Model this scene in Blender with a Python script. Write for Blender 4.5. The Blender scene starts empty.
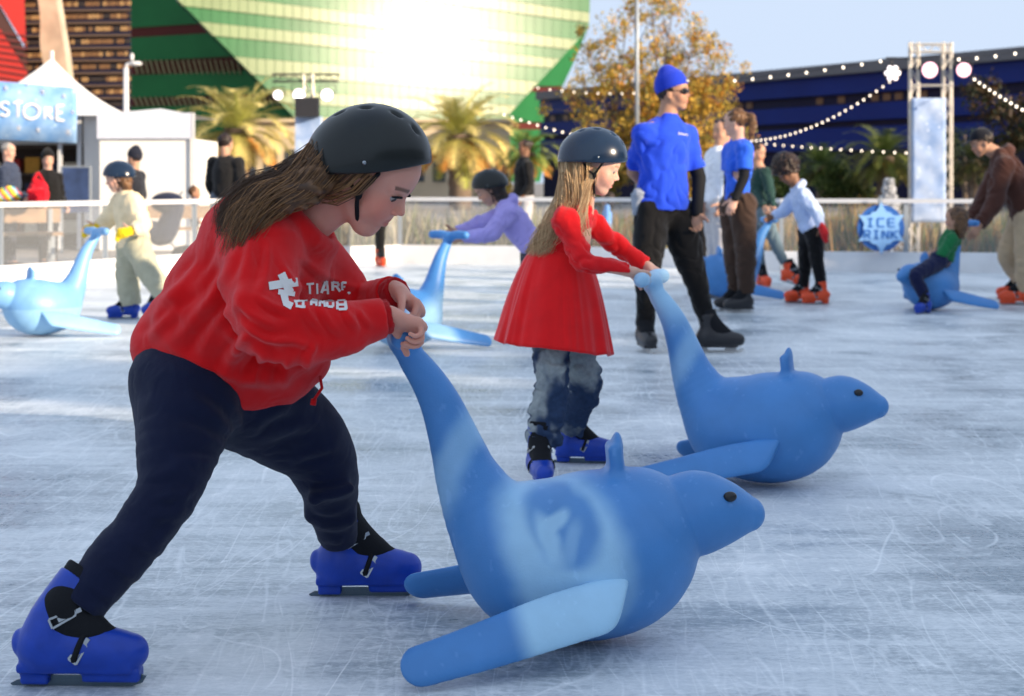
import bpy, bmesh, math, random
import numpy as np
from mathutils import Vector, Matrix
from mathutils.bvhtree import BVHTree

random.seed(7)
SC = bpy.context.scene
C = SC.collection
FPX, EYE, HOR = 1700.0, 1.07, 182.0      # focal length in pixels, eye height, horizon row of the photograph
R = math.radians
def V(*a): return np.array(a if len(a) > 1 else a[0], dtype=float)
def P(px, py, d): return V((px - 512) * d / FPX, d, EYE + (HOR - py) * d / FPX)
def G(px, py):
    d = EYE * FPX / (py - HOR); return V((px - 512) * d / FPX, d, 0.0)
def nrm(v): v = np.asarray(v, float); return v / (np.linalg.norm(v) + 1e-12)
def frame(x, up):            # columns: x, y, z with z near up
    x = nrm(x); y = nrm(np.cross(up, x)); z = np.cross(x, y)
    return np.stack([x, y, z], 1)
def rotz(a): c, s = math.cos(a), math.sin(a); return V([[c, -s, 0], [s, c, 0], [0, 0, 1]])
def roty(a): c, s = math.cos(a), math.sin(a); return V([[c, 0, s], [0, 1, 0], [-s, 0, c]])
def rotx(a): c, s = math.cos(a), math.sin(a); return V([[1, 0, 0], [0, c, -s], [0, s, c]])
def lin(r, g, b):
    f = lambda u: (u / 255 / 12.92) if u / 255 <= 0.04045 else ((u / 255 + 0.055) / 1.055) ** 2.4
    return (f(r), f(g), f(b), 1.0)

# ------------------------------------------------------------------ noise
def _h(i, j, k, seed):
    n = (i * 73856093) ^ (j * 19349663) ^ (k * 83492791) ^ (seed * 2654435761 & 0x7fffffff)
    n = (n ^ (n >> 13)) * 1274126177 & 0x7fffffff
    return ((n ^ (n >> 16)) & 0xffff) / 65535.0
def vnoise(p, seed=0):
    q = np.floor(p).astype(np.int64); f = p - q; f = f * f * (3 - 2 * f)
    r = 0
    for a in (0, 1):
        for b in (0, 1):
            for c in (0, 1):
                w = (f[:, 0] if a else 1 - f[:, 0]) * (f[:, 1] if b else 1 - f[:, 1]) * (f[:, 2] if c else 1 - f[:, 2])
                r = r + w * _h(q[:, 0] + a, q[:, 1] + b, q[:, 2] + c, seed)
    return r
def fbm(p, seed=0, o=3):
    r = 0; a = .5; t = 0
    for i in range(o): r = r + a * vnoise(p * 2 ** i + 17 * i, seed + i); t += a; a *= .5
    return r / t
def sst(e0, e1, x):
    t = np.clip((x - e0) / (e1 - e0), 0, 1); return t * t * (3 - 2 * t)

# ------------------------------------------------------------------ distance-field modelling
class SDF:
    """Smoothly joined tapered capsules, ellipsoids and boxes, meshed to one surface."""
    def __init__(s, vox): s.v = vox; s.p = []
    def _add(s, fn, lo, hi, k, op):
        m = k + 2.5 * s.v
        s.p.append((fn, np.asarray(lo) - m, np.asarray(hi) + m, max(k, 1e-4), op)); return s
    def cone(s, a, b, ra, rb, k=.015, op='u', flat=None):
        a = V(a); b = V(b); rm = max(ra, rb)
        if flat is not None:
            ax, f = nrm(flat[0]), flat[1]
            tr = lambda X: X + (f - 1) * (X @ ax)[..., None] * ax
        else: tr = lambda X: X
        A, B = tr(a), tr(b); ab = B - A; L2 = ab @ ab + 1e-12
        def fn(X):
            Y = tr(X) - A; t = np.clip((Y @ ab) / L2, 0, 1)
            d = np.linalg.norm(Y - t[..., None] * ab, axis=-1) - (ra + t * (rb - ra))
            return d
        ex = rm if flat is None or flat[1] >= 1 else rm / flat[1]
        return s._add(fn, np.minimum(a, b) - ex, np.maximum(a, b) + ex, k, op)
    def chain(s, pts, rs, k=.015, flat=None, op='u', sub=4):      # one smooth tapered tube along a spline
        p = np.array([V(q) for q in pts]); rs = np.array(rs, float); n = len(p)
        if n > 2 and sub > 1:
            q = np.concatenate([[2 * p[0] - p[1]], p, [2 * p[-1] - p[-2]]]); qr = np.concatenate([[rs[0]], rs, [rs[-1]]])
            o = []; orr = []
            for i in range(1, n):
                for j in range(sub):
                    t = j / sub
                    c = lambda z: .5 * (2 * z[i] + (z[i + 1] - z[i - 1]) * t + (2 * z[i - 1] - 5 * z[i] + 4 * z[i + 1] - z[i + 2]) * t * t + (3 * z[i] - z[i - 1] - 3 * z[i + 1] + z[i + 2]) * t ** 3)
                    o.append(c(q)); orr.append(float(np.clip(c(qr), min(qr[i], qr[i + 1]), max(qr[i], qr[i + 1]))))
            p = np.array(o + [p[-1]]); rs = np.array(orr + [rs[-1]])
        if flat is not None:
            ax, f = nrm(flat[0]), flat[1]; tr = lambda X: X + (f - 1) * (X @ ax)[..., None] * ax
        else: f = 1; tr = lambda X: X
        T = np.array([tr(q) for q in p])
        def fn(X):
            Y = tr(X); d = None
            for i in range(len(T) - 1):
                ab = T[i + 1] - T[i]; Z = Y - T[i]; t = np.clip((Z @ ab) / (ab @ ab + 1e-12), 0, 1)
                e = np.linalg.norm(Z - t[..., None] * ab, axis=-1) - (rs[i] + t * (rs[i + 1] - rs[i]))
                d = e if d is None else np.minimum(d, e)
            return d
        ex = rs.max() / min(f, 1)
        return s._add(fn, p.min(0) - ex, p.max(0) + ex, k, op)
    def ell(s, c, r, Rm=None, k=.015, op='u'):
        c = V(c); r = V(r); Rm = np.eye(3) if Rm is None else Rm
        def fn(X):
            Y = (X - c) @ Rm; k0 = np.linalg.norm(Y / r, axis=-1); k1 = np.linalg.norm(Y / (r * r), axis=-1)
            return k0 * (k0 - 1) / (k1 + 1e-9)
        m = r.max(); return s._add(fn, c - m, c + m, k, op)
    def box(s, c, h, Rm=None, rr=.01, k=.01, op='u'):
        c = V(c); h = V(h); Rm = np.eye(3) if Rm is None else Rm
        def fn(X):
            q = np.abs((X - c) @ Rm) - (h - rr)
            return np.linalg.norm(np.maximum(q, 0), axis=-1) + np.minimum(q.max(-1), 0) - rr
        m = np.linalg.norm(h); return s._add(fn, c - m, c + m, k, op)
    def cut(s, pt, n, rad=9., k=.004):      # removes what lies beyond the plane, within rad of pt
        pt = V(pt); n = nrm(n)
        def fn(X):
            d = -((X - pt) @ n)
            if rad < 5: d = np.where(np.linalg.norm(X - pt, axis=-1) < rad, d, 1.0)
            return d
        s.p.append((fn, pt - rad, pt + rad, k, 's')); return s
    def mesh(s):
        U = [q for q in s.p if q[4] == 'u']
        lo = np.min([q[1] for q in U], 0); hi = np.max([q[2] for q in U], 0); v = s.v
        n = np.ceil((hi - lo) / v).astype(int) + 1
        Fg = np.full(n, 0.2, np.float32)
        for fn, a, b, k, op in s.p:
            i0 = np.maximum(np.floor((a - lo) / v).astype(int), 0); i1 = np.minimum(np.ceil((b - lo) / v).astype(int) + 1, n)
            if (i1 <= i0).any(): continue
            ax = [lo[c] + v * np.arange(i0[c], i1[c]) for c in range(3)]
            X = np.stack(np.meshgrid(*ax, indexing='ij'), -1)
            d = fn(X); sl = tuple(slice(i0[c], i1[c]) for c in range(3)); f = Fg[sl]
            if op == 'u':
                h = np.maximum(k - np.abs(f - d), 0) / k; Fg[sl] = np.minimum(f, d) - h * h * k * .25
            else:
                g = -d; h = np.maximum(k - np.abs(f - g), 0) / k; Fg[sl] = np.maximum(f, g) + h * h * k * .25
        return nets(Fg, lo, v)
def nets(Fg, org, v):
    S = Fg < 0; n = Fg.shape
    cor = [(i, j, k) for i in (0, 1) for j in (0, 1) for k in (0, 1)]
    cnt = sum(S[i:n[0] - 1 + i, j:n[1] - 1 + j, k:n[2] - 1 + k].astype(np.int8) for i, j, k in cor)
    act = (cnt > 0) & (cnt < 8); ids = np.argwhere(act)
    idx = np.full(act.shape, -1, np.int64); idx[act] = np.arange(len(ids))
    pos = np.zeros((len(ids), 3)); num = np.zeros(len(ids))
    for a in cor:
        for ax in range(3):
            if a[ax]: continue
            b = list(a); b[ax] = 1
            ia = ids + a; ib = ids + b
            fa = Fg[ia[:, 0], ia[:, 1], ia[:, 2]].astype(float); fb = Fg[ib[:, 0], ib[:, 1], ib[:, 2]].astype(float)
            m = (fa < 0) != (fb < 0); t = np.where(m, fa / np.where(m, fa - fb, 1), 0)
            q = np.tile(np.array(a, float), (len(ids), 1)); q[:, ax] += t
            pos[m] += q[m]; num += m
    vs = org + v * (ids + pos / num[:, None])
    fs = []
    for ax in range(3):
        u, w = (ax + 1) % 3, (ax + 2) % 3
        sl0 = [slice(None)] * 3; sl1 = [slice(None)] * 3; sl0[ax] = slice(0, -1); sl1[ax] = slice(1, None)
        A = S[tuple(sl0)]; B = S[tuple(sl1)]; e = np.argwhere(A != B)
        e = e[(e[:, u] > 0) & (e[:, w] > 0) & (e[:, u] < n[u] - 1) & (e[:, w] < n[w] - 1)]
        ins = A[e[:, 0], e[:, 1], e[:, 2]]
        def g(du, dw):
            q = e.copy(); q[:, u] += du; q[:, w] += dw; return idx[q[:, 0], q[:, 1], q[:, 2]]
        Q = np.stack([g(-1, -1), g(0, -1), g(0, 0), g(-1, 0)], 1)
        Q[~ins] = Q[~ins][:, ::-1]; fs.append(Q)
    return vs, np.concatenate(fs)

# ------------------------------------------------------------------ scene objects
def newmesh(name, vs, fs, smooth=True):
    me = bpy.data.meshes.new(name); vs = np.asarray(vs, np.float32)
    fa = fs if isinstance(fs, np.ndarray) else None
    if fa is not None:
        nf = len(fa); k = fa.shape[1]
        me.vertices.add(len(vs)); me.vertices.foreach_set('co', vs.ravel())
        me.loops.add(nf * k); me.loops.foreach_set('vertex_index', fa.astype(np.int32).ravel())
        me.polygons.add(nf); me.polygons.foreach_set('loop_start', np.arange(0, nf * k, k, dtype=np.int32))
        me.update(calc_edges=True)
    else: me.from_pydata([tuple(map(float, v)) for v in vs], [], [tuple(int(i) for i in f) for f in fs]); me.update()
    if smooth: me.polygons.foreach_set('use_smooth', np.ones(len(me.polygons), bool))
    return me
def setcol(me, col):
    at = me.color_attributes.new('Col', 'FLOAT_COLOR', 'POINT')
    c = np.ones((len(me.vertices), 4), np.float32); c[:, :3] = col; at.data.foreach_set('color', c.ravel())
def thing(name, label, cat, loc=(0, 0, 0), rz=0, group=None):
    o = bpy.data.objects.new(name, None); C.objects.link(o); o.location = [float(q) for q in loc]; o.rotation_euler = (0, 0, rz)
    o.empty_display_size = .1
    o['label'] = label; o['category'] = cat
    if group: o['group'] = group
    return o
def tag(o, label=None, cat=None, group=None, kind=None):
    if label: o['label'] = label
    if cat: o['category'] = cat
    if group: o['group'] = group
    if kind: o['kind'] = kind
    return o
def part(name, mv, mat, parent=None, off=None, smooth=True, col=None, label=None):
    """mv = (verts, faces) in world axes; off = world point that becomes the parent's origin"""
    vs, fs = mv; vs = np.asarray(vs, float)
    if off is not None: vs = vs - V(off)
    me = newmesh(name, vs, fs, smooth); me.materials.append(mat)
    if col is not None: setcol(me, col)
    o = bpy.data.objects.new(name, me); C.objects.link(o)
    if parent is not None: o.parent = parent
    if label: o['label'] = label
    return o
def copy_tree(o, parent=None):
    c = o.copy(); C.objects.link(c); c.parent = parent
    for ch in list(o.children): copy_tree(ch, c)
    return c
def vnormals(vs, fs):
    a = vs[fs[:, 0]]; n = np.cross(vs[fs[:, 2]] - a, vs[fs[:, -1]] - vs[fs[:, 1]]) if fs.shape[1] == 4 else np.cross(vs[fs[:, 1]] - a, vs[fs[:, 2]] - a)
    N = np.zeros_like(vs)
    for i in range(fs.shape[1]): np.add.at(N, fs[:, i], n)
    return N / (np.linalg.norm(N, axis=1)[:, None] + 1e-12)
def wrinkle(mv, amp, freq, seed=0, st=(1, 1, 1), warp=.6, o=2):
    vs, fs = mv; N = vnormals(vs, fs); p = vs * V(st) * freq
    w = np.stack([vnoise(p * .7 + 31 * i, seed + 9 + i) for i in range(3)], 1) - .5
    f = fbm(p + w * warp * 3, seed, o); r = np.abs(2 * f - 1) * 4.2 - 1
    return vs + N * (amp * np.clip(r, -1, 1))[:, None], fs

def folds(mv, segs, depth=None):
    """cloth folds: segs = (x0, y0, x1, y1, bend, width, height) as seen from the front; each is a rounded ridge with a hollow beside it"""
    vs, fs = mv; N = vnormals(vs, fs); px = vs[:, 0] / vs[:, 1] * FPX + 512; py = HOR - (vs[:, 2] - EYE) / vs[:, 1] * FPX; D = np.zeros(len(vs))
    for x0, y0, x1, y1, bend, w, h in segs:
        L = math.hypot(x1 - x0, y1 - y0); ux, uy = (x1 - x0) / L, (y1 - y0) / L
        t = ((px - x0) * ux + (py - y0) * uy) / L; d = -(px - x0) * uy + (py - y0) * ux - bend * np.sin(np.clip(t, 0, 1) * math.pi)
        tp = sst(0, .3, t) * (1 - sst(.65, 1, t)); ww = w * (.7 + .6 * np.clip(t, 0, 1))
        D += h * tp * (np.exp(-(d / ww) ** 2) - .75 * np.exp(-((d - 1.7 * ww) / (ww * .8)) ** 2))
    return vs + N * D[:, None], fs

class MB:        # plain polygon collector
    def __init__(s): s.v = []; s.f = []; s.bl = []
    def add(s, vs, fs):
        s.bl.append(len(vs)) if not hasattr(vs, 'bl') else None
        o = len(s.v); s.v += [tuple(map(float, q)) for q in vs]; s.f += [tuple(i + o for i in f) for f in fs]; return s
    def box(s, c, h, Rm=None):
        c = V(c); h = V(h); Rm = np.eye(3) if Rm is None else Rm
        q = [c + Rm @ (h * V(a, b, d)) for a in (-1, 1) for b in (-1, 1) for d in (-1, 1)]
        return s.add(q, [(0, 1, 3, 2), (4, 6, 7, 5), (0, 4, 5, 1), (2, 3, 7, 6), (0, 2, 6, 4), (1, 5, 7, 3)])
    def tube(s, pts, rs, n=8, cap=True):
        pts = [V(p) for p in pts]
        if np.isscalar(rs): rs = [rs] * len(pts)
        up = V(0, 0, 1); t0 = nrm(pts[1] - pts[0])
        if abs(t0[2]) > .9: up = V(1, 0, 0)
        a = nrm(np.cross(t0, up)); ring = []
        for i, p in enumerate(pts):
            t = nrm(pts[min(i + 1, len(pts) - 1)] - pts[max(i - 1, 0)])
            a = nrm(a - t * (a @ t)); b = np.cross(t, a)
            ring.append([p + rs[i] * (math.cos(2 * math.pi * k / n) * a + math.sin(2 * math.pi * k / n) * b) for k in range(n)])
        vs = [q for r in ring for q in r]; fs = []
        for i in range(len(pts) - 1):
            for k in range(n):
                k2 = (k + 1) % n; fs.append((i * n + k, i * n + k2, (i + 1) * n + k2, (i + 1) * n + k))
        if cap: fs.append(tuple(range(n))[::-1]); fs.append(tuple((len(pts) - 1) * n + k for k in range(n)))
        return s.add(vs, fs)
    def beam(s, a, b, w, h=None, up=(0, 0, 1)):
        a = V(a); b = V(b); h = h or w; x = b - a
        if abs(nrm(x) @ V(up)) > .95: up = (1, 0, 0)
        return s.box((a + b) / 2, (np.linalg.norm(x) / 2, w / 2, h / 2), frame(x, V(up)))
    def prism(s, poly, depth, T):      # poly in 2D, extruded along local z by depth, T(x, y, z) maps to world
        n = len(poly); vs = [T(x, y, 0) for x, y in poly] + [T(x, y, depth) for x, y in poly]
        fs = [tuple(range(n))[::-1], tuple(range(n, 2 * n))] + [(i, (i + 1) % n, (i + 1) % n + n, i + n) for i in range(n)]
        return s.add(vs, fs)
    def ball(s, c, r, n=8, m=6):
        c = V(c); r = V(r, r, r) if np.isscalar(r) else V(r); vs = [c + V(0, 0, r[2])]; fs = []
        for i in range(1, m):
            th = math.pi * i / m
            for k in range(n): vs.append(c + r * V(math.sin(th) * math.cos(2 * math.pi * k / n), math.sin(th) * math.sin(2 * math.pi * k / n), math.cos(th)))
        vs.append(c - V(0, 0, r[2])); L = len(vs) - 1
        for k in range(n):
            k2 = (k + 1) % n; fs.append((0, 1 + k, 1 + k2)); fs.append((L, 1 + (m - 2) * n + k2, 1 + (m - 2) * n + k))
            for i in range(m - 2): fs.append((1 + i * n + k, 1 + (i + 1) * n + k, 1 + (i + 1) * n + k2, 1 + i * n + k2))
        return s.add(vs, fs)
    @property
    def mv(s): return s.v, s.f
def hair_strands(g, c1, c2, parent, off, seed=1):
    rnd = np.random.RandomState(seed); t = np.repeat(rnd.rand(len(g.bl)) ** 1.3, g.bl)[:, None]
    return part('strands', g.mv, M['strand'], parent, off, True, V(c1[:3]) * (1 - t) + V(c2[:3]) * t)
def build(name, mb, mat, parent=None, off=None, smooth=False, label=None): return part(name, mb.mv, mat, parent, off, smooth, None, label)

# ------------------------------------------------------------------ materials
def mat(name, color=(.5, .5, .5, 1), rough=.6, metal=0, spec=.5, vcol=False, bump=0, bscale=60, var=0, vscale=8, emit=None, estr=0, trans=0,
        sub=0, sheen=0, coat=0, stretch=None, alpha=1, ior=None):
    m = bpy.data.materials.new(name); m.use_nodes = True; nt = m.node_tree; b = nt.nodes['Principled BSDF']
    L = nt.links.new; N = nt.nodes.new
    tc = N('ShaderNodeTexCoord'); mp = N('ShaderNodeMapping'); L(tc.outputs['Object'], mp.inputs[0])
    if stretch: mp.inputs['Scale'].default_value = stretch
    b.inputs['Base Color'].default_value = color; b.inputs['Roughness'].default_value = rough
    b.inputs['Metallic'].default_value = metal; b.inputs['Specular IOR Level'].default_value = spec
    b.inputs['Transmission Weight'].default_value = trans; b.inputs['Coat Weight'].default_value = coat
    b.inputs['Alpha'].default_value = alpha
    if ior: b.inputs['IOR'].default_value = ior
    if sub:
        b.inputs['Subsurface Weight'].default_value = sub; b.inputs['Subsurface Radius'].default_value = (.012, .005, .003); b.inputs['Subsurface Scale'].default_value = 1
    if sheen: b.inputs['Sheen Weight'].default_value = sheen; b.inputs['Sheen Roughness'].default_value = .5
    src = None
    if vcol:
        a = N('ShaderNodeAttribute'); a.attribute_name = 'Col'; src = a.outputs['Color']
        L(src, b.inputs['Base Color'])
    if var:
        nz = N('ShaderNodeTexNoise'); nz.inputs['Scale'].default_value = vscale; nz.inputs['Detail'].default_value = 6
        L(mp.outputs[0], nz.inputs['Vector'])
        mr = N('ShaderNodeMapRange'); mr.inputs['From Min'].default_value = .3; mr.inputs['From Max'].default_value = .7
        mr.inputs['To Min'].default_value = 1 - var; mr.inputs['To Max'].default_value = 1 + var; L(nz.outputs[0], mr.inputs[0])
        mx = N('ShaderNodeMix'); mx.data_type = 'RGBA'; mx.blend_type = 'MULTIPLY'; mx.inputs[0].default_value = 1
        if src: L(src, mx.inputs[6])
        else: mx.inputs[6].default_value = color
        cb = N('ShaderNodeCombineColor')
        for i in range(3): L(mr.outputs[0], cb.inputs[i])
        L(cb.outputs[0], mx.inputs[7]); L(mx.outputs[2], b.inputs['Base Color'])
    if bump:
        nz = N('ShaderNodeTexNoise'); nz.inputs['Scale'].default_value = bscale; nz.inputs['Detail'].default_value = 5; L(mp.outputs[0], nz.inputs['Vector'])
        bp = N('ShaderNodeBump'); bp.inputs['Strength'].default_value = bump; bp.inputs['Distance'].default_value = .01
        L(nz.outputs[0], bp.inputs['Height']); L(bp.outputs[0], b.inputs['Normal'])
    if emit: b.inputs['Emission Color'].default_value = emit; b.inputs['Emission Strength'].default_value = estr
    return m
# ------------------------------------------------------------------ camera, light, sky
cam = bpy.data.cameras.new('camera'); co = bpy.data.objects.new('camera', cam); C.objects.link(co); SC.camera = co
co.location = (0, 0, EYE); co.rotation_euler = (R(90), 0, 0)
cam.sensor_width = 36; cam.lens = FPX / 1024 * 36; cam.shift_y = (HOR - 348) / 1024; cam.clip_end = 3000; cam.clip_start = .05
cam.dof.use_dof = True; cam.dof.focus_distance = 4.2; cam.dof.aperture_fstop = 5.4
SUN = nrm((.87, -.5, math.tan(R(17))))           # low sun from the right, a little behind the camera
w = bpy.data.worlds.new('World'); SC.world = w; w.use_nodes = True; nt = w.node_tree
bg = nt.nodes['Background']; sky = nt.nodes.new('ShaderNodeTexSky'); sky.sky_type = 'NISHITA'; sky.sun_disc = False
sky.sun_elevation = R(17); sky.sun_rotation = math.atan2(SUN[0], SUN[1]); sky.air_density = .9; sky.dust_density = .0; sky.ozone_density = 1.6
hs = nt.nodes.new('ShaderNodeHueSaturation'); hs.inputs['Saturation'].default_value = .60; nt.links.new(sky.outputs[0], hs.inputs['Color']); cl = nt.nodes.new('ShaderNodeMix'); cl.data_type = 'RGBA'; cl.blend_type = 'DARKEN'; cl.inputs[0].default_value = 1; cl.inputs[7].default_value = (1.04, 1.24, 1.55, 1); nt.links.new(hs.outputs[0], cl.inputs[6]); nt.links.new(cl.outputs[2], bg.inputs[0]); bg.inputs[1].default_value = .15
sl = bpy.data.lights.new('sun', 'SUN'); so = bpy.data.objects.new('sun', sl); C.objects.link(so)
sl.energy = 2.1; sl.angle = R(.6); sl.color = (1, .80, .58); so.rotation_euler = Vector(SUN).to_track_quat('Z', 'Y').to_euler()
SC.view_settings.view_transform = 'Standard'; SC.view_settings.look = 'None'; SC.view_settings.gamma = 1; SC.view_settings.exposure = 2.1
SC.render.engine = 'CYCLES'; SC.cycles.use_denoising = True; SC.cycles.max_bounces = 8; SC.cycles.transparent_max_bounces = 12
SC.cycles.sample_clamp_indirect = 6; SC.cycles.use_adaptive_sampling = True; SC.cycles.adaptive_threshold = .02

# ------------------------------------------------------------------ ground and ice
def ice_material():
    m = bpy.data.materials.new('scratched_ice'); m.use_nodes = True; nt = m.node_tree; b = nt.nodes['Principled BSDF']; L = nt.links.new; N = nt.nodes.new
    tc = N('ShaderNodeTexCoord')
    def mapn(scale, rot=0, loc=(0, 0, 0)):
        mp = N('ShaderNodeMapping'); mp.inputs['Scale'].default_value = scale; mp.inputs['Rotation'].default_value = (0, 0, rot); mp.inputs['Location'].default_value = loc
        L(tc.outputs['Object'], mp.inputs[0]); return mp.outputs[0]
    def noise(vec, sc, det=4, dist=0, rough=.5):
        n = N('ShaderNodeTexNoise'); n.inputs['Scale'].default_value = sc; n.inputs['Detail'].default_value = det; n.inputs['Distortion'].default_value = dist
        n.inputs['Roughness'].default_value = rough; L(vec, n.inputs['Vector']); return n.outputs[0]
    def math_(op, a, b_=None, c=None, clamp=False):
        n = N('ShaderNodeMath'); n.operation = op; n.use_clamp = clamp
        for i, q in enumerate((a, b_, c)):
            if q is None: continue
            if isinstance(q, (int, float)): n.inputs[i].default_value = q
            else: L(q, n.inputs[i])
        return n.outputs[0]
    def rng(x, a, b_, c=0, d=1):
        n = N('ShaderNodeMapRange'); L(x, n.inputs[0])
        for i, q in enumerate((a, b_, c, d)): n.inputs[i + 1].default_value = q
        return n.outputs[0]
    def lines(scale, rot, sc, wdt, gate_sc, gate, dist=.0, det=1):      # thin contour lines of a noise: skate cuts
        v = mapn(scale, rot, (rot * 7, sc, 3)); n = noise(v, sc, det, dist)
        a = math_('ABSOLUTE', math_('SUBTRACT', n, .5)); l = rng(a, 0, wdt, 1, 0)
        g = rng(noise(mapn((1, 1, 1), rot + 1, (5, sc, 0)), gate_sc, 3), gate, gate + .08)
        return math_('MULTIPLY', l, g)
    sets = [lines((1, .25, 1), .5, 1.3, .0022, 1.5, .48), lines((1, .3, 1), 1.9, 1.7, .0026, 1.8, .47), lines((1, .2, 1), 1.3, 2.4, .004, 2.2, .46),
            lines((1, .16, 1), 2.6, 3.1, .005, 2.5, .45), lines((1, .12, 1), .15, 3.6, .007, 3, .44), lines((1, .2, 1), 1.62, 5, .008, 2, .43),
            lines((1, .1, 1), 1.45, 8, .014, 3, .42, 0, 2), lines((1, .1, 1), 2.2, 9, .014, 3, .44, 0, 2)]
    wts = [1, .9, .8, .6, .6, .5, .4, .35]
    s = None
    for q, wt in zip(sets, wts):
        q = math_('MULTIPLY', q, wt); s = q if s is None else math_('MAXIMUM', s, q)
    snow = rng(noise(mapn((1, 1, 1)), 14, 8, .4, .72), .56, .74)
    frost = rng(noise(mapn((1, 1.0, 1), .3), 1.1, 7, .6, .62), .36, .66)
    fine = noise(mapn((.5, 2.6, 1), .1), 22, 8, 0, .75)
    fr2 = rng(noise(mapn((.25, 2.2, 1), -.08), 4, 7, .5, .7), .4, .64)
    grit = rng(noise(mapn((.8, 1.2, 1), .2), 55, 6, .3, .7), .42, .68)
    white = math_('ADD', math_('MULTIPLY', frost, .40), math_('MULTIPLY', fine, .22)); white = math_('ADD', white, math_('MULTIPLY', grit, .22))
    white = math_('ADD', white, math_('MULTIPLY', fr2, .17))
    white = math_('ADD', white, math_('MULTIPLY', snow, .40))
    white = math_('ADD', white, math_('MULTIPLY', s, .34), clamp=True)
    cr = N('ShaderNodeValToRGB'); L(white, cr.inputs[0]); e = cr.color_ramp.elements
    e[0].position = .20; e[0].color = (.20, .265, .32, 1); e[1].position = .95; e[1].color = (.90, .93, .95, 1)
    q = e.new(.5); q.color = (.60, .65, .685, 1)
    L(cr.outputs[0], b.inputs['Base Color'])
    L(rng(white, .1, .8, .22, .62), b.inputs['Roughness']); b.inputs['IOR'].default_value = 1.31
    hgt = math_('SUBTRACT', math_('MULTIPLY', fine, .6), math_('MULTIPLY', s, 1.0)); hgt = math_('ADD', hgt, math_('MULTIPLY', snow, .7))
    bp = N('ShaderNodeBump'); bp.inputs['Strength'].default_value = .3; bp.inputs['Distance'].default_value = .0025; L(hgt, bp.inputs['Height']); L(bp.outputs[0], b.inputs['Normal'])
    return m
M = {}
M['ice'] = ice_material()
M['strand'] = mat('hair_strand', rough=.42, vcol=True, spec=.45)
M['paving'] = mat('paving', (.22, .20, .18, 1), .85, bump=.3, bscale=30, var=.2, vscale=1.5)
def sheet(name, pts, z, m):
    o = part(name, ([(x, y, z) for x, y in pts], [tuple(range(len(pts)))]), m, smooth=False); tag(o, kind='structure'); return o
sheet('ground', [(-900, -900), (900, -900), (900, 1500), (-900, 1500)], -.02, M['paving'])
# ------------------------------------------------------------------ seal-shaped skating aids
def seal_sdf():
    s = SDF(.0055)
    s.chain([(-.430, 0, .715), (-.396, 0, .660), (-.362, 0, .612), (-.333, 0, .56), (-.309, 0, .50), (-.288, 0, .44), (-.262, 0, .370), (-.205, 0, .272), (-.13, 0, .215)], [.024, .033, .040, .047, .055, .064, .078, .108, .142], .03, flat=((0, 1, 0), 1.1))
    s.chain([(-.115, 0, .186), (-.05, 0, .194), (.02, 0, .202), (.080, 0, .214), (.120, 0, .246)], [.158, .182, .194, .184, .158], .05)
    s.chain([(.17, 0, .266), (.215, 0, .281), (.262, 0, .296), (.31, 0, .298), (.352, 0, .296), (.386, 0, .293)], [.092, .099, .099, .081, .059, .042], .003, flat=((0, 1, 0), 1.06))
    for y in (-1, 1):
        s.chain([(-.415, 0, .705), (-.422, y * .06, .722), (-.418, y * .145, .722)], [.030, .029, .027], .02)
    s.box((.075, 0, .402), (.015, .050, .062), roty(R(-6)), .014, .025)
    s.cone((.078, 0, .43), (.080, 0, .452), .046, .036, .02, flat=((1, 0, 0), 2.8))
    s.cut((0, 0, .001), (0, 0, -1))
    return s.mesh()
def flipper_sdf(y):
    s = SDF(.005); a = V(.100, y * .196, .150); b = V(-.375, y * .358, .050)
    fr = frame(a - b, V(0, -y * .75, 1)); L = np.linalg.norm(a - b)
    s.chain([b, b + fr @ V(L * .3, 0, 0), b + fr @ V(L * .65, 0, .004), a], [.046, .054, .061, .061], .01, flat=(fr[:, 1], 2.8))
    s.cut(a + fr @ V(-.030, 0, 0), fr @ V(.80, 0, -.60), 5.5, .030)
    s.cut((0, 0, .001), (0, 0, -1))
    return s.mesh()
SEAL = seal_sdf(); FLIP = {-1: flipper_sdf(-1), 1: flipper_sdf(1)}
M['seal'] = mat('seal_plastic', rough=.42, spec=.45, vcol=True, bump=.10, bscale=220, var=.07, vscale=9)
M['black'] = mat('black_plastic', (.012, .012, .014, 1), .35)
def softell(x, z, cx, cz, rx, rz, a=0, e=.35):
    c, s_ = math.cos(a), math.sin(a); u = (x - cx) * c + (z - cz) * s_; w_ = -(x - cx) * s_ + (z - cz) * c
    return 1 - sst(1 - e, 1 + e, np.sqrt((u / rx) ** 2 + (w_ / rz) ** 2))
def seal(label, loc, yaw, paint, base=(.060, .235, .57), pale=(.36, .62, .84)):
    t = thing('seal_skating_aid', label, 'skating aid', loc, yaw, 'blue seal skating aids on the ice')
    def colr(vs, fl=False):
        x, y, z = vs.T; n = fbm(vs * 6, 3) - .5; m = paint(x, y, z, fl) if paint else 0 * x
        n2 = fbm(vs * 2.5, 8, 4)
        m = np.clip(m + n * .18 * (m > .05), 0, 1)[:, None]; c = V(base) * (1 - m) + V(pale) * m
        scuff = (fbm(vs * V(60, 60, 20), 5) > .74)[:, None] * .05
        return c * (.88 + .24 * n2[:, None]) + scuff * V(.6, .8, 1)
    part('body', SEAL, M['seal'], t, col=colr(SEAL[0]))
    for y in (-1, 1):
        part('flipper', FLIP[y], M['seal'], t, col=colr(FLIP[y][0], True))
        e = MB(); e.ball((.334, y * .066, .346), (.016, .010, .012), 12, 8); build('eye', e, M['black'], t, smooth=True)
    return t
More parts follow.
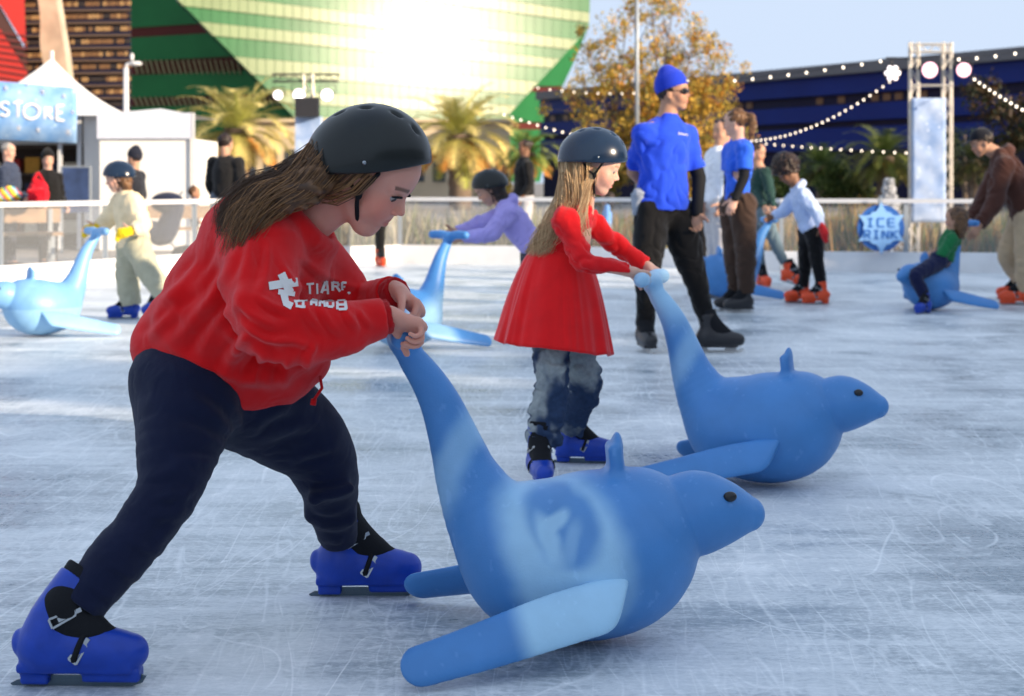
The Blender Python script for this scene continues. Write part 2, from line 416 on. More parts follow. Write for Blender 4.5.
def paint_swirl(x, y, z, fl):
    if fl: return sst(-.16, -.10, x + z * .3) * (z > 0) * (y < .5)
    w_ = (fbm(np.stack([x, y, z], 1) * 7, 31) - .5) * .07; x = x + w_; z = z + (fbm(np.stack([z, x, y], 1) * 9, 12) - .5) * .06
    m = softell(x, z, -.060, .235, .135, .185, .5, .28)
    hole = softell(x, z, -.062, .300, .070, .088, .75, .25)
    tongue = softell(x, z, -.098, .268, .020, .050, .35, .5) + softell(x, z, -.075, .300, .030, .016, .6, .5) + softell(x, z, -.050, .262, .014, .040, -.5, .6) * .5
    m = m * (1 - .85 * hole * (1 - np.clip(tongue, 0, 1)))
    edge = softell(x, z, -.30, .43, .035, .22, -.45, .6) * .55
    return np.clip(m * .9 + edge, 0, 1)
def paint_neck(x, y, z, fl):
    if fl: return x * 0
    return np.clip(sst(.50, .66, z) * .9 + softell(x, z, -.27, .47, .035, .16, -.45, .7) * .5, 0, 1)
def paint_low(x, y, z, fl):
    if fl: return sst(-.2, -.1, x) * .6
    return .8 * (1 - sst(.25, .36, z + .25 * (x + .1)))
def paint_sunlit(x, y, z, fl): return .38 + 0 * x + .25 * (z < .2)  # sunlit paleness painted over the whole seal, stronger low down
S1 = seal('blue seal skating aid with pale swirl on flank, held by girl in red hoodie', (.165, 3.96, 0), R(3), paint_swirl)
S2 = seal('blue seal skating aid with pale tail, pushed by the small girl in the red dress', (.900, 6.02, 0), R(-20), paint_neck)
S3 = seal('blue seal skating aid with whitish lower body, pushed by the child in the lilac hoodie', (-.685, 10.88, 0), R(180 + 50), paint_low)
S4 = seal('blue seal skating aid painted sunlit pale, pushed by the child with yellow gloves', (-3.27, 11.8, 0), R(180 + 40), paint_sunlit)
S5 = seal('blue seal skating aid standing behind the two staff members in blue shirts', (1.97, 15.6, 0), R(180 + 15), None)
S6 = seal('blue seal skating aid ridden by the child in the green top', (3.50, 14.2, 0), R(180 + 38), None)
# ------------------------------------------------------------------ people
M['skin'] = mat('skin', rough=.5, vcol=True, sub=.25, spec=.35, bump=.05, bscale=300)
M['skinfar'] = mat('skin_far', rough=.55, vcol=True, spec=.3)
M['eyes'] = mat('eye_surface', rough=.15, vcol=True)
M['steel'] = mat('skate_steel', (.30, .33, .36, 1), .3, 1)
M['steeldark'] = mat('blade_steel', (.10, .14, .17, 1), .35, .7)
_fab = {}
def fabric(c, rough=.85, b=.35, s=500, sheen=.15, var=.08):
    k = (tuple(c), rough, b, s)
    if k not in _fab: _fab[k] = mat('fabric', lin(*c), rough, spec=.2, bump=b, bscale=s, sheen=sheen, var=var, vscale=14)
    return _fab[k]
def hmat(yaw, pitch, roll=0): return rotz(R(yaw)) @ roty(R(pitch)) @ rotx(R(roll))       # head axes: forward, left, up; pitch > 0 looks down

def head_prims(s, c, Rm, Hh, ears=True, detail=True):
    q = lambda x, y, z: c + Rm @ (V(x, y, z) * Hh)
    s.ell(q(-.06, 0, .14), V(.415, .335, .36) * Hh, Rm, .03 * Hh)
    s.ell(q(.09, 0, -.10), V(.27, .26, .33) * Hh, Rm, .08 * Hh)
    s.ell(q(.14, 0, .16), V(.24, .27, .24) * Hh, Rm, .06 * Hh)
    s.ell(q(.235, 0, -.385), V(.085, .10, .085) * Hh, Rm, .09 * Hh)
    for y in (-1, 1):
        s.cone(q(-.02, y * .21, -.20), q(.19, y * .07, -.385), .075 * Hh, .07 * Hh, .08 * Hh)
        s.ell(q(.21, y * .135, -.15), V(.112, .12, .13) * Hh, Rm, .08 * Hh)
        if ears: s.ell(q(-.05, y * .325, -.06), V(.075, .03, .12) * Hh, Rm @ rotz(R(y * -18)), .02 * Hh)
    s.ell(q(.30, 0, -.24), V(.065, .12, .10) * Hh, Rm, .06 * Hh)
    s.cone(q(.325, 0, .03), q(.412, 0, -.105), .027 * Hh, .036 * Hh, .05 * Hh)
    if detail:
        for y in (-1, 1):
            s.ell(q(.395, y * .125, .005), V(.07, .07, .040) * Hh, Rm, .05 * Hh, 's')
            s.cone(q(.345, y * .05, .085), q(.285, y * .20, .075), .022 * Hh, .018 * Hh, .05 * Hh)
            s.ell(q(.375, y * .045, -.135), V(.035, .026, .025) * Hh, Rm, .02 * Hh)
            s.cone(q(.345, y * .08, .034), q(.300, y * .18, .024), .024 * Hh, .020 * Hh, .012 * Hh)
            s.cone(q(.350, y * .012, -.222), q(.318, y * .085, -.242), .021 * Hh, .010 * Hh, .012 * Hh)
            s.cone(q(.345, 0, -.272), q(.318, y * .065, -.262), .026 * Hh, .012 * Hh, .015 * Hh)
        s.ell(q(.385, 0, -.247), V(.05, .085, .006) * Hh, Rm, .012 * Hh, 's')
        s.ell(q(.335, 0, -.320), V(.03, .07, .012) * Hh, Rm, .03 * Hh, 's')
def skin_color(vs, c, Rm, Hh, tone, brow, blush=.5):
    L = (vs - c) @ Rm / Hh; x, y, z = L.T; ay = np.abs(y)
    col = np.tile(V(tone), (len(vs), 1)) * (.93 + .14 * fbm(vs * 30, 4)[:, None])
    def mix(m, t): nonlocal col; m = np.clip(m, 0, 1)[:, None]; col = col * (1 - m) + V(t) * m
    face = x > .12
    mix(blush * .55 * face * (1 - sst(.06, .17, np.sqrt((ay - .17) ** 2 + (z + .13) ** 2))), V(tone) * V(1.05, .62, .55))
    mix(.35 * face * (1 - sst(.02, .09, np.sqrt(ay ** 2 + (z + .13) ** 2))) * (x > .34), V(tone) * V(1, .72, .66))
    mix(.9 * face * (1 - sst(.8, 1.2, np.sqrt((y / .09) ** 2 + ((z + .248) / .042) ** 2))), V(tone) * V(.86, .52, .48))
    br = np.abs(z - (.098 - .9 * (ay - .12) ** 2)); mix(.8 * face * (1 - sst(.010, .024, br)) * (ay > .045) * (ay < .215), brow)
    return col
def eyes(c, Rm, Hh, parent, off, iris=(.06, .03, .015), far=False):
    for y in (-1, 1):
        m = MB(); m.ball((0, 0, 0), .056 * Hh, 20, 14); vs = V(m.v); fs = m.f
        # pole along +x: remap so that the iris sits forward
        vs = np.stack([vs[:, 2], vs[:, 0], vs[:, 1]], 1)
        d = vs[:, 0] / (.056 * Hh); col = np.where((d > .74)[:, None], V(iris), V(.36, .32, .30)); col[d > .92] = .004
        gz = rotz(R(0)) @ roty(R(26)); vs = vs @ gz.T
        w_ = c + (vs + V(.290, y * .122, -.004) * Hh) @ Rm.T
        part('eye', (w_, fs), M['eyes'], parent, off, col=col)

def hand_prims(s, w, x, z, thumb_side, L, curl=(30, 40, 30), spread=.0, thumb=(.5, .8, .3), tcurl=25, k=.006, splay=None):
    """w wrist, x towards the fingers, z out of the palm; thumb_side +1: thumb on z cross x"""
    x = nrm(x); z = nrm(V(z) - x * (V(z) @ x)); y = np.cross(z, x) * thumb_side
    s.cone(w - x * .10 * L, w + x * .08 * L, .130 * L, .135 * L, .02, flat=(z, 1.25))
    s.cone(w + x * .10 * L, w + x * .43 * L, .165 * L, .185 * L, .02, flat=(z, 1.75))
    s.cone(w + x * .30 * L + y * .12 * L, w + x * .46 * L + y * .14 * L, .075 * L, .065 * L, .012)
    s.cone(w + x * .30 * L - y * .12 * L, w + x * .40 * L - y * .15 * L, .072 * L, .06 * L, .012)
    for i, (by, ln, r, bx) in enumerate(((.170, .44, .050, .46), (.062, .49, .051, .49), (-.050, .45, .049, .47), (-.158, .36, .043, .42))):
        p = w + x * bx * L + y * by * L; a = 0; d = x; pts = [p - x * .1 * L - z * 0, p]; rr = [r * L, r * 1.04 * L]
        cu = curl[i] if isinstance(curl[0], (tuple, list)) else curl
        sp = spread * (by / .16)
        for fr, cc in zip((.44, .30, .26), cu):
            a += R(cc); d = nrm(x * math.cos(a) + z * math.sin(a) + y * sp)
            p = p + d * ln * fr * L; pts.append(p); rr.append(rr[-1] * .90)
        s.chain(pts, rr, k * .6, sub=2); s.ell(w + x * bx * L + y * by * L - z * .018 * L, V(1, 1, 1) * r * 1.12 * L, None, .008)
    tb = w + x * .13 * L + y * .15 * L + z * .03 * L
    d = nrm(x * thumb[0] + y * thumb[1] + z * thumb[2]); p1 = tb + d * .22 * L
    d2 = nrm(d * math.cos(R(tcurl)) + nrm(x * .6 + z * .8) * math.sin(R(tcurl))); p2 = p1 + d2 * .17 * L
    d3 = nrm(d2 * math.cos(R(tcurl)) + nrm(x * .6 + z * .8) * math.sin(R(tcurl))); p3 = p2 + d3 * .13 * L
    s.chain([tb - x * .02 * L, p1, p2, p3], [.095 * L, .070 * L, .060 * L, .050 * L], .012, sub=3)

def strands(cl, n, r, seed=0, jit=1., n_seg=10, taper=.35, wav=0.):
    """hair: thin tubes following a guide; cl = list of (point, radius vector pair) -> one mesh"""
    rnd = random.Random(seed); m = MB(); pts = np.array([V(c[0]) for c in cl]); rad = [c[1] for c in cl]
    t = np.linspace(0, 1, len(cl)); tt = np.linspace(0, 1, n_seg)
    base = np.stack([np.interp(tt, t, pts[:, i]) for i in range(3)], 1); rr = np.interp(tt, t, rad)
    tan = nrm(pts[-1] - pts[0]); a = nrm(np.cross(tan, V(.1, 1, .2))); b = np.cross(tan, a)
    for _ in range(n):
        th = rnd.random() * 6.283; q = rnd.random() ** .4; off = math.cos(th) * a + math.sin(th) * b
        end = 1 - rnd.random() * .25; ph = rnd.random() * 6; wv = rnd.gauss(0, 1)
        P_ = []
        for i in range(n_seg):
            u = tt[i] * end; c = np.array([np.interp(u, tt, base[:, j]) for j in range(3)]); ri = np.interp(u, tt, rr)
            P_.append(c + off * ri * q + (a * math.sin(u * 9 + ph) + b * math.cos(u * 7 + ph)) * .006 * jit * (1 + wav) + a * wv * .006 * jit * u)
        m.tube(P_, [r * (1 - (1 - taper) * u) for u in tt], 4, False)
    return m

# ---- a body with every joint given; J maps names to world points
def body_sdf(s, J, u, neck_r=.052, hands=True):
    """one continuous body under the clothes"""
    sh = nrm(J['shL'] - J['shR']); up = nrm(J['neck'] - J['pel']); fb = nrm(np.cross(sh, up))
    ch = J['pel'] * .38 + J['neck'] * .62
    s.chain([J['pel'], J['pel'] * .7 + ch * .3, ch, J['neck'] - up * .05 * u], [.125 * u, .105 * u, .125 * u, .085 * u], .05 * u, flat=(fb, 1.35))
    s.cone(J['neck'] - up * .02 * u, J['nk1'], neck_r * u * 1.1, neck_r * u, .03 * u)
    for k in 'LR':
        s.cone(J['sh' + k], J['neck'] - up * .03 * u, .055 * u, .05 * u, .03 * u)
        s.chain([J['sh' + k], J['el' + k], J['wr' + k]], [.052 * u, .040 * u, .026 * u], .02 * u, sub=1)
        s.chain([J['hip' + k], J['kn' + k], J['an' + k]], [.088 * u, .056 * u, .038 * u], .04 * u, sub=1)
        fd = (J['toe' + k] - J['an' + k]) * V(1, 1, 0); fd = nrm(fd) * .085 * u; hf = J['an' + k] * V(1, 1, 0) + V(0, 0, max(J['an' + k][2] - .12 * u, .068))
        s.chain([J['an' + k], hf + fd * .2, hf + fd], [.034 * u, .032 * u, .026 * u], .02 * u, sub=1)
    return s
def leg_sdf(s, J, k, r, cuff, u, extra=None):
    """trouser leg: r = (hip, mid thigh, knee, calf, hem)"""
    h, kn, a = J['hip' + k], J['kn' + k], J['an' + k]
    pts = [h, (h + kn) / 2, kn, kn * .45 + a * .55, kn * (1 - cuff) + a * cuff]
    s.chain(pts, [q * u for q in r], .035 * u, sub=3); d = nrm(a - kn)
    s.cut(pts[-1], d, r[4] * u * 2.2)
    return s
def arm_sdf(s, J, k, r, cuff, u, kk=.03):
    """sleeve: r = (shoulder, mid upper, elbow, mid lower, cuff)"""
    h, e, wv = J['sh' + k], J['el' + k], J['wr' + k]
    pts = [h, (h + e) / 2, e, (e + wv) / 2, e * (1 - cuff) + wv * cuff] if cuff > 0 else [h, h * (1 + cuff) + e * (-cuff)]
    s.chain(pts, [q * u for q in r][:len(pts)], kk * u, sub=3)
    d = nrm(wv - e) if cuff > 0 else nrm(e - h)
    s.cut(pts[-1], d, r[len(pts) - 1] * u * 1.9)
    return s
# ------------------------------------------------------------------ skates
def rental_skate(A, toe, size, m_boot, parent, off, lift=0., lean=None, pitch=0., nose=0, vox=.004, shaft_dir=None, blade_h=.028, detail=True, boot='plastic', label=None, m_blade=None, high=.105):
    """A = point on the ice under the ankle, toe = heading (flat), size = boot length"""
    fx = nrm(V(toe[0], toe[1], 0)); ly = V(-fx[1], fx[0], 0); base = np.stack([fx, ly, V(0, 0, 1)], 1) @ roty(R(pitch))
    if lean: base = base @ rotx(R(lean))
    k = size / .27; A = V(A) + V(0, 0, lift)
    q = lambda x, y, z: A + base @ (V(x, y, z) * k)
    bh = blade_h / .028
    z0 = .036
    s = SDF(vox)
    sd = V(-.0, 0, 1) if shaft_dir is None else nrm(base.T @ V(shaft_dir)); sp = V(-.012, 0, .10 + z0)
    top = sp + sd * (high - .02)
    fl = (base[:, 1], 1.15)
    s.chain([q(*(sp + V(-.004, 0, -.02))), q(*sp), q(*top)], [.048 * k, .050 * k, .055 * k], .02 * k)
    s.ell(q(-.03, 0, z0 + .045), V(.055, .044, .052) * k, base, .02 * k)
    s.chain([q(-.02, 0, z0 + .05), q(.06, 0, z0 + .045), q(.12, 0, z0 + .038), q(.152, 0, z0 + .036)], [.052 * k, .051 * k, .045 * k, .038 * k], .03 * k)
    s.cut(q(0, 0, z0), base @ V(0, 0, -1), 1.0, .006)
    s.cut(q(*top), base @ sd, .12 * k)
    if boot == 'plastic':
        s.box(q(-.045, 0, z0 - .012), V(.030, .022, .018) * k, base, .006, .006)
        s.box(q(.115, 0, z0 - .010), V(.060, .024, .014) * k, base, .006, .006)
        s.box(q(.04, 0, z0 + .006), V(.12, .034, .010) * k, base, .006, .01)
        s.ell(q(-.083, 0, z0 + .055), V(.014, .022, .026) * k, base, .01)
    else: s.box(q(.035, 0, z0 + .0), V(.115, .038, .008) * k, base, .005, .006)
    if detail:       # cut-out at the instep
        s.ell(q(.058, 0, z0 + .115), V(.055, .05, .030) * k, base @ roty(R(38)), .008 * k, 's')
    bt = part('skate', s.mesh(), m_boot, parent, off, label=label)
    if detail:
        ln = SDF(vox)
        ln.chain([q(*(sp + V(.016, 0, -.03))), q(*(sp + V(.012, 0, .0))), q(*(top + sd * .022))], [.046 * k, .048 * k, .053 * k], .015 * k)
        ln.chain([q(.03, 0, z0 + .075), q(.075, 0, z0 + .068), q(.125, 0, z0 + .052)], [.040 * k, .034 * k, .028 * k], .015 * k)
        ln.cone(q(.012, 0, z0 + .13), q(.062, 0, z0 + .082), .042 * k, .038 * k, .02 * k)
        ln.cut(q(*(top + sd * .022)), base @ sd, .12 * k)
        part('liner', ln.mesh(), M['liner'], bt, off)
        if boot == 'plastic':
            for (p0, p1, nm) in (((.0, .052, z0 + .105), (.045, .035, z0 + .125), 'buckle'), ((.045, .052, z0 + .028), (.068, .045, z0 + .062), 'buckle')):
                for sg in (-1, 1):
                    mb = MB()
                    a, b = V(*p0), V(*p1); a[1] *= sg; b[1] *= sg; a = q(*a); b = q(*b); up = base @ V(0, sg, .2); d = nrm(b - a); w_ = nrm(np.cross(d, up)) * .010 * k
                    for e0, e1 in ((a + w_, b + w_ * .6), (a - w_, b - w_ * .6), (a + w_, a - w_), (b + w_ * .6, b - w_ * .6)): mb.beam(e0, e1, .0045 * k, .0045 * k, up)
                    mb.beam(a * .7 + b * .3, b + d * .014 * k, .009 * k, .004 * k, up)
                    build(nm, mb, M['steel'], bt, off)
            st = SDF(vox * .8)
            for xx, a0 in ((.062, .4),):
                pts = [q(xx + .016 * math.cos(t) - .01, .0535 * math.sin(t), z0 + .045 + .045 * math.cos(t) * 1.0) for t in np.linspace(-1.9, 1.9, 15)]
                st.chain(pts, [.0065 * k] * 15, .002, sub=1)
            st.box(q(.062, 0, z0 + .098), V(.014, .013, .007) * k, base, .003, .003)
            part('strap', st.mesh(), M['liner'], bt, off)
            for sg in (-1, 1):
                pv = MB(); pv.tube([q(-.035, sg * .040, z0 + .052), q(-.035, sg * .0525, z0 + .052)], .010 * k, 12); build('pivot', pv, M['liner'], bt, off)
        else:
            lc = MB()
            for i in range(7):
                xx = .035 + .012 * i; zz = z0 + .125 - .0105 * i
                lc.tube([q(xx, -.022, zz - .004), q(xx + .002, -.01, zz + .012), q(xx, .012, zz + .012), q(xx, .022, zz - .004)], .0028 * k, 6)
            build('laces', lc, M['lace'], bt, off)
    bl = MB()
    poly = [(-.10, .004), (-.095, 0), (.155, 0), (.178, .008), (.186, .022), (.170, .026), (.150, .012), (-.085, .012)]
    bl.prism(poly, .006 * k, lambda x, y, z: q(x, z - .003 * k, y))
    if boot != 'plastic':
        bl.prism([(-.075, .010), (-.015, .010), (-.025, z0 - .006), (-.065, z0 - .006)], .006 * k, lambda x, y, z: q(x, z - .003 * k, y))
        bl.prism([(.07, .010), (.15, .010), (.135, z0 - .006), (.085, z0 - .006)], .006 * k, lambda x, y, z: q(x, z - .003 * k, y))
    else: bl.prism([(-.07, .010), (.165, .010), (.15, .022), (-.06, .022)], .005 * k, lambda x, y, z: q(x, z - .0025 * k, y))
    build('blade', bl, m_blade or M['steeldark'], bt, off)
    return bt
M['liner'] = mat('liner_fabric', (.008, .009, .012, 1), .8, spec=.2, bump=.2, bscale=200)
M['lace'] = mat('lace', (.6, .6, .6, 1), .8)
M['blueboot'] = mat('blue_boot_plastic', (.006, .046, .38, 1), .38, spec=.4, bump=.06, bscale=120, var=.12, vscale=25)
M['orangeboot'] = mat('orange_boot_plastic', lin(225, 75, 30), .45, var=.1, vscale=25)
M['blackboot'] = mat('black_boot_leather', (.014, .014, .018, 1), .4, bump=.1, bscale=150)
M['helmetdark'] = mat('helmet_shell', (.007, .010, .010, 1), .34, spec=.35, coat=.12, var=.3, vscale=12)
M['helmetblue'] = mat('helmet_shell_blue', (.004, .015, .040, 1), .22, spec=.45, coat=.3, var=.15, vscale=12)

def helmet(c, Rm, Hh, mt, parent, off, k=1.0, vox=.004, straps=True, vents=True, tilt=0):
    q = lambda x, y, z: c + Rm @ (V(x, y, z) * Hh)
    s = SDF(vox)
    s.ell(q(-.055, 0, .13), V(.525, .46, .475) * Hh * k, Rm, .02); s.chain([q(-.31, 0, .10), q(-.28, 0, -.02)], [.25 * Hh * k] * 2, .06); s.chain([q(-.22, .12, -.02), q(-.22, -.12, -.02)], [.30 * Hh * k] * 2, .06)
    s.ell(q(-.055, 0, .11), V(.47, .405, .43) * Hh * k, Rm, .006, 's')
    s.ell(q(-.12, 0, -.02), V(.42, .36, .40) * Hh * k, Rm, .006, 's')
    s.cut(q(.30, 0, .055), Rm @ V(.10, 0, -1)); s.cut(q(-.25, 0, -.15), Rm @ V(-.15, 0, -1)); s.cut(q(0, 0, .0), Rm @ V(.25, 0, -1))
    if vents:
        for x, y, z in ((.18, .12, .52), (.18, -.12, .52), (-.08, .16, .58), (-.08, -.16, .58), (-.32, .15, .52), (-.32, -.15, .52), (.36, .10, .42), (.36, -.10, .42), (.05, 0, .62), (-.20, 0, .62)):
            s.ell(q(x, y, z), V(.045, .016, .05) * Hh, Rm, .01, 's')
    h = part('helmet', s.mesh(), mt, parent, off)
    if straps:
        st = SDF(vox * .8); Rs = Rm @ roty(R(tilt)); q0 = q; q = lambda x, y, z: c + Rs @ (V(x, y, z) * Hh)
        for y in (-1, 1):
            st.chain([q(.10, y * .37, .08), q(.03, y * .355, -.16), q(.07, y * .25, -.34), q(.10, y * .10, -.455), q(.10, 0, -.47)], [.020 * Hh] * 5, .003)
            st.chain([q(-.25, y * .33, .02), q(-.12, y * .35, -.10), q(.03, y * .35, -.17)], [.018 * Hh] * 3, .003)
            st.ell(q(.03, y * .36, -.17), V(.035, .02, .04) * Hh, Rm, .005)
            r_ = MB(); r_.ball(q0(.02, y * .455, .12), .022 * Hh); build('rivet', r_, M['steel'], h, off, True)
        part('strap', st.mesh(), M['liner'], h, off)
    return h

# ------------------------------------------------------------------ 1  the girl in the red hoodie
def girl_red_hoodie():
    u = .80; J = {}
    J['pel'] = P(212, 372, 3.97); J['neck'] = P(303, 222, 3.90); Hh = .262
    hc = P(370, 175, 3.86); Rm = hmat(-12, 35, 4)
    J['nk1'] = hc + Rm @ (V(-.13, 0, -.22) * Hh)
    J['shR'] = P(262, 250, 3.77); J['shL'] = P(306, 258, 4.05)
    J['elR'] = P(268, 336, 3.66); J['wrR'] = P(389, 316, 3.74)
    J['elL'] = P(352, 312, 4.16); J['wrL'] = P(398, 292, 4.00)
    J['hipR'] = P(190, 398, 3.88); J['hipL'] = P(232, 396, 4.06)
    J['knR'] = P(166, 498, 3.74); J['anR'] = P(70, 618, 3.615)
    J['knL'] = P(322, 462, 4.22); J['anL'] = P(342, 550, 4.40)
    J['toeR'] = P(128, 668, 3.62); J['toeL'] = P(400, 582, 4.38)
    root = G(215, 650); root = V(-.66, 4.0, 0)
    t = thing('person', 'person in red hoodie and dark helmet bending over the nearest blue seal', 'person', root)
    s = SDF(.0037); body_sdf(s, J, u, .058)
    head_prims(s, hc, Rm, Hh, ears=True)
    s.cone(J['neck'], J['nk1'], .056, .058, .03)
    # the near hand closes round the near tail lobe, the far hand lies over the far lobe and the stem
    hand_prims(s, J['wrR'], P(419, 327, 3.76) - P(389, 316, 3.74), V(-.35, -.55, -.9), -1, .150,
               curl=((62, 68, 50), (62, 72, 50), (64, 74, 50), (62, 70, 50)), thumb=(.8, .55, .5), tcurl=30)
    hand_prims(s, J['wrL'], P(428, 318, 3.95) - P(398, 292, 4.00), V(-.5, -.5, -.8), 1, .150,
               curl=((52, 60, 45), (55, 62, 45), (56, 64, 45), (56, 62, 45)), thumb=(.8, .5, .5), tcurl=25)
    mv = s.mesh(); part('body', mv, M['skin'], t, root, col=skin_color(mv[0], hc, Rm, Hh, (.70, .33, .245), (.09, .045, .025), 1.0))
    eyes(hc, Rm, Hh, t, root)
    for y in (-1, 1):
        lash = SDF(.0022)
        lash.chain([hc + Rm @ (V(*a) * Hh) for a in ((.352, y * .065, .018), (.372, y * .11, .028), (.352, y * .165, .022), (.318, y * .195, .005))], [.0022, .0028, .003, .0022], .001)
        part('eyelash', lash.mesh(), M['liner'], t, root)
    # hoodie
    s = SDF(.005); sh = nrm(J['shL'] - J['shR'])
    up = nrm(J['neck'] - J['pel']); fb = nrm(np.cross(sh, up))
    s.chain([P(208, 372, 3.98), P(222, 330, 3.97), P(248, 290, 3.95), P(282, 252, 3.92)], [.150, .172, .165, .115], .05, flat=(sh, 1.0))
    s.chain([P(176, 340, 3.98), P(215, 352, 3.98), P(262, 358, 3.98), P(296, 350, 3.97)], [.085, .118, .110, .075], .05)
    s.chain([P(158, 346, 3.96), P(205, 372, 3.98), P(262, 384, 4.0), P(304, 362, 3.99)], [.062, .085, .080, .05], .04)
    s.cone(P(250, 240, 3.86), P(262, 250, 3.80), .10, .088, .05)
    s.cone(P(285, 250, 3.98), P(300, 262, 4.03), .10, .085, .05)
    s.chain([J['shR'], P(262, 292, 3.71), J['elR'] + V(.012, 0, .01), P(326, 330, 3.69), P(378, 318, 3.735)], [.086, .084, .070, .060, .045], .035)
    s.chain([J['shL'], P(335, 292, 4.12), J['elL'], P(382, 299, 4.06), P(392, 294, 4.02)], [.085, .082, .072, .052, .046], .035)
    s.cut(P(384, 317.5, 3.74), J['wrR'] - J['elR'], .085); s.cut(P(394, 294, 4.02), J['wrL'] - J['elL'], .07)
    # sleeve folds, hood, neck opening, waistband
    for a, b, r in (((243, 300, 3.60), (290, 322, 3.63), .020), ((255, 330, 3.60), (300, 350, 3.63), .018), ((240, 262, 3.68), (258, 300, 3.62), .020), ((300, 312, 3.62), (345, 318, 3.66), .016), ((305, 346, 3.65), (350, 340, 3.69), .014),
                    ((180, 300, 3.84), (235, 352, 3.80), .022), ((165, 322, 3.86), (240, 378, 3.84), .018), ((212, 290, 3.80), (240, 345, 3.76), .022), ((270, 372, 3.87), (320, 350, 3.9), .018)):
        s.cone(P(*a), P(*b), r, r * .6, .05)
    s.chain([P(236, 212, 3.86), P(226, 232, 3.90), P(236, 246, 3.98)], [.040, .055, .045], .03)
    hood = [P(262, 196, 3.86), P(247, 214, 3.92), P(262, 204, 4.02), P(300, 212, 4.03), P(322, 232, 3.98), P(330, 248, 3.92), P(312, 238, 3.83), P(284, 214, 3.81)]
    s.chain(hood + [hood[0]], [.036, .042, .036, .034, .026, .022, .026, .034, .036], .018)
    nb = frame(P(310, 195, 3.9) - P(288, 232, 3.93), V(1, 0, 0))
    s.cone(P(296, 228, 3.915), P(335, 178, 3.89), .070, .10, .012, 's')
    s.cut(P(216, 412, 3.95), P(208, 430, 3.95) - P(212, 372, 3.95), 9, .03)
    mv = wrinkle(s.mesh(), .003, 4, 3, (1, 1, 1), .5, 1); mv = folds(mv, [(232,262,168,330,-8,7,.012),(226,282,160,352,-6,7,.010),(240,300,196,372,6,7,.011),(252,330,222,388,5,6,.010),(205,255,150,312,-5,6,.008),(268,352,250,392,4,5,.008),(292,356,284,392,3,5,.008),(150,356,250,392,10,6,.008),(160,340,300,380,14,6,.006),(318,340,306,378,3,4,.006),
 (250,226,236,292,-5,5,.007),(268,236,258,300,-4,5,.008),(236,300,290,330,6,5,.010),(238,320,300,345,6,5,.009),(252,292,300,312,5,4,.007),(262,340,320,350,-4,4,.007),(300,300,330,336,3,4,.006),(318,302,344,338,3,4,.006),(342,304,362,332,2,3.5,.005),(358,306,374,330,2,3,.004),(282,262,310,296,4,4,.006),(298,252,340,282,4,4,.007),(330,276,372,290,3,3.5,.005),(222,238,206,282,-4,5,.006),(180,300,140,346,-3,5,.006),(248,346,300,362,4,5,.008)]); mv = wrinkle(mv, .0008, 26, 8)
    hd = part('hoodie', mv, fabric((218, 14, 20), .9, .35, 420, .2), t, root)
    for a, b in ((P(380, 318, 3.737), P(391, 315.5, 3.742)), (P(388, 296, 4.035), P(398, 291.5, 4.00))):
        cf = SDF(.004); cf.chain([a, b], [.042, .036], .004); cf.cut(b, b - a, .08); cf.cut(a, a - b, .08, .004)
        part('cuff', wrinkle(cf.mesh(), .0015, 60, 1), fabric((178, 10, 18), .9, .5, 300), hd, root)
    dc = MB(); dc.tube([P(320, 376, 3.93), P(322, 388, 3.92), P(314, 400, 3.92)], .004, 6); dc.tube([P(314, 399, 3.92), P(313, 405, 3.92)], .0075, 6); build('drawstring', dc, fabric((196, 12, 20)), hd, root, True)
    # sleeve print
    bv = BVHTree.FromPolygons([Vector(v) for v in mv[0]], [tuple(f) for f in mv[1].tolist()])
    mb = MB(); sx = 1 / 10.24
    def stamp(polys):
        for poly in polys:          # small quads in photo pixels, dropped on the sleeve along the view from the print's front
            (x0, y0), (x1, y1), (x2, y2), (x3, y3) = poly; n = 5; grid = []
            for i in range(n + 1):
                for j in range(n + 1):
                    a, b = i / n, j / n
                    X = (x0 * (1 - a) + x1 * a) * (1 - b) + (x3 * (1 - a) + x2 * a) * b; Y = (y0 * (1 - a) + y1 * a) * (1 - b) + (y3 * (1 - a) + y2 * a) * b
                    o_ = P(X, Y, 3.3); d_ = P(X, Y, 4.2) - o_; h = bv.ray_cast(Vector(o_), Vector(d_))
                    grid.append(np.array(h[0] + h[1] * .0022) if h[0] is not None else P(X, Y, 3.66))
            mb.add(grid, [(i * (n + 1) + j, (i + 1) * (n + 1) + j, (i + 1) * (n + 1) + j + 1, i * (n + 1) + j + 1) for i in range(n) for j in range(n)])
    Z = lambda pts: [(260 + a * sx, 260 + b * sx) for a, b in pts]
    bar = lambda a, b, wd: (lambda d: [(a[0] - d[1] * wd, a[1] + d[0] * wd), (b[0] - d[1] * wd, b[1] + d[0] * wd), (b[0] + d[1] * wd, b[1] - d[0] * wd), (a[0] + d[1] * wd, a[1] - d[0] * wd)])(((b[0] - a[0]) / math.hypot(b[0] - a[0], b[1] - a[1]), (b[1] - a[1]) / math.hypot(b[0] - a[0], b[1] - a[1])))
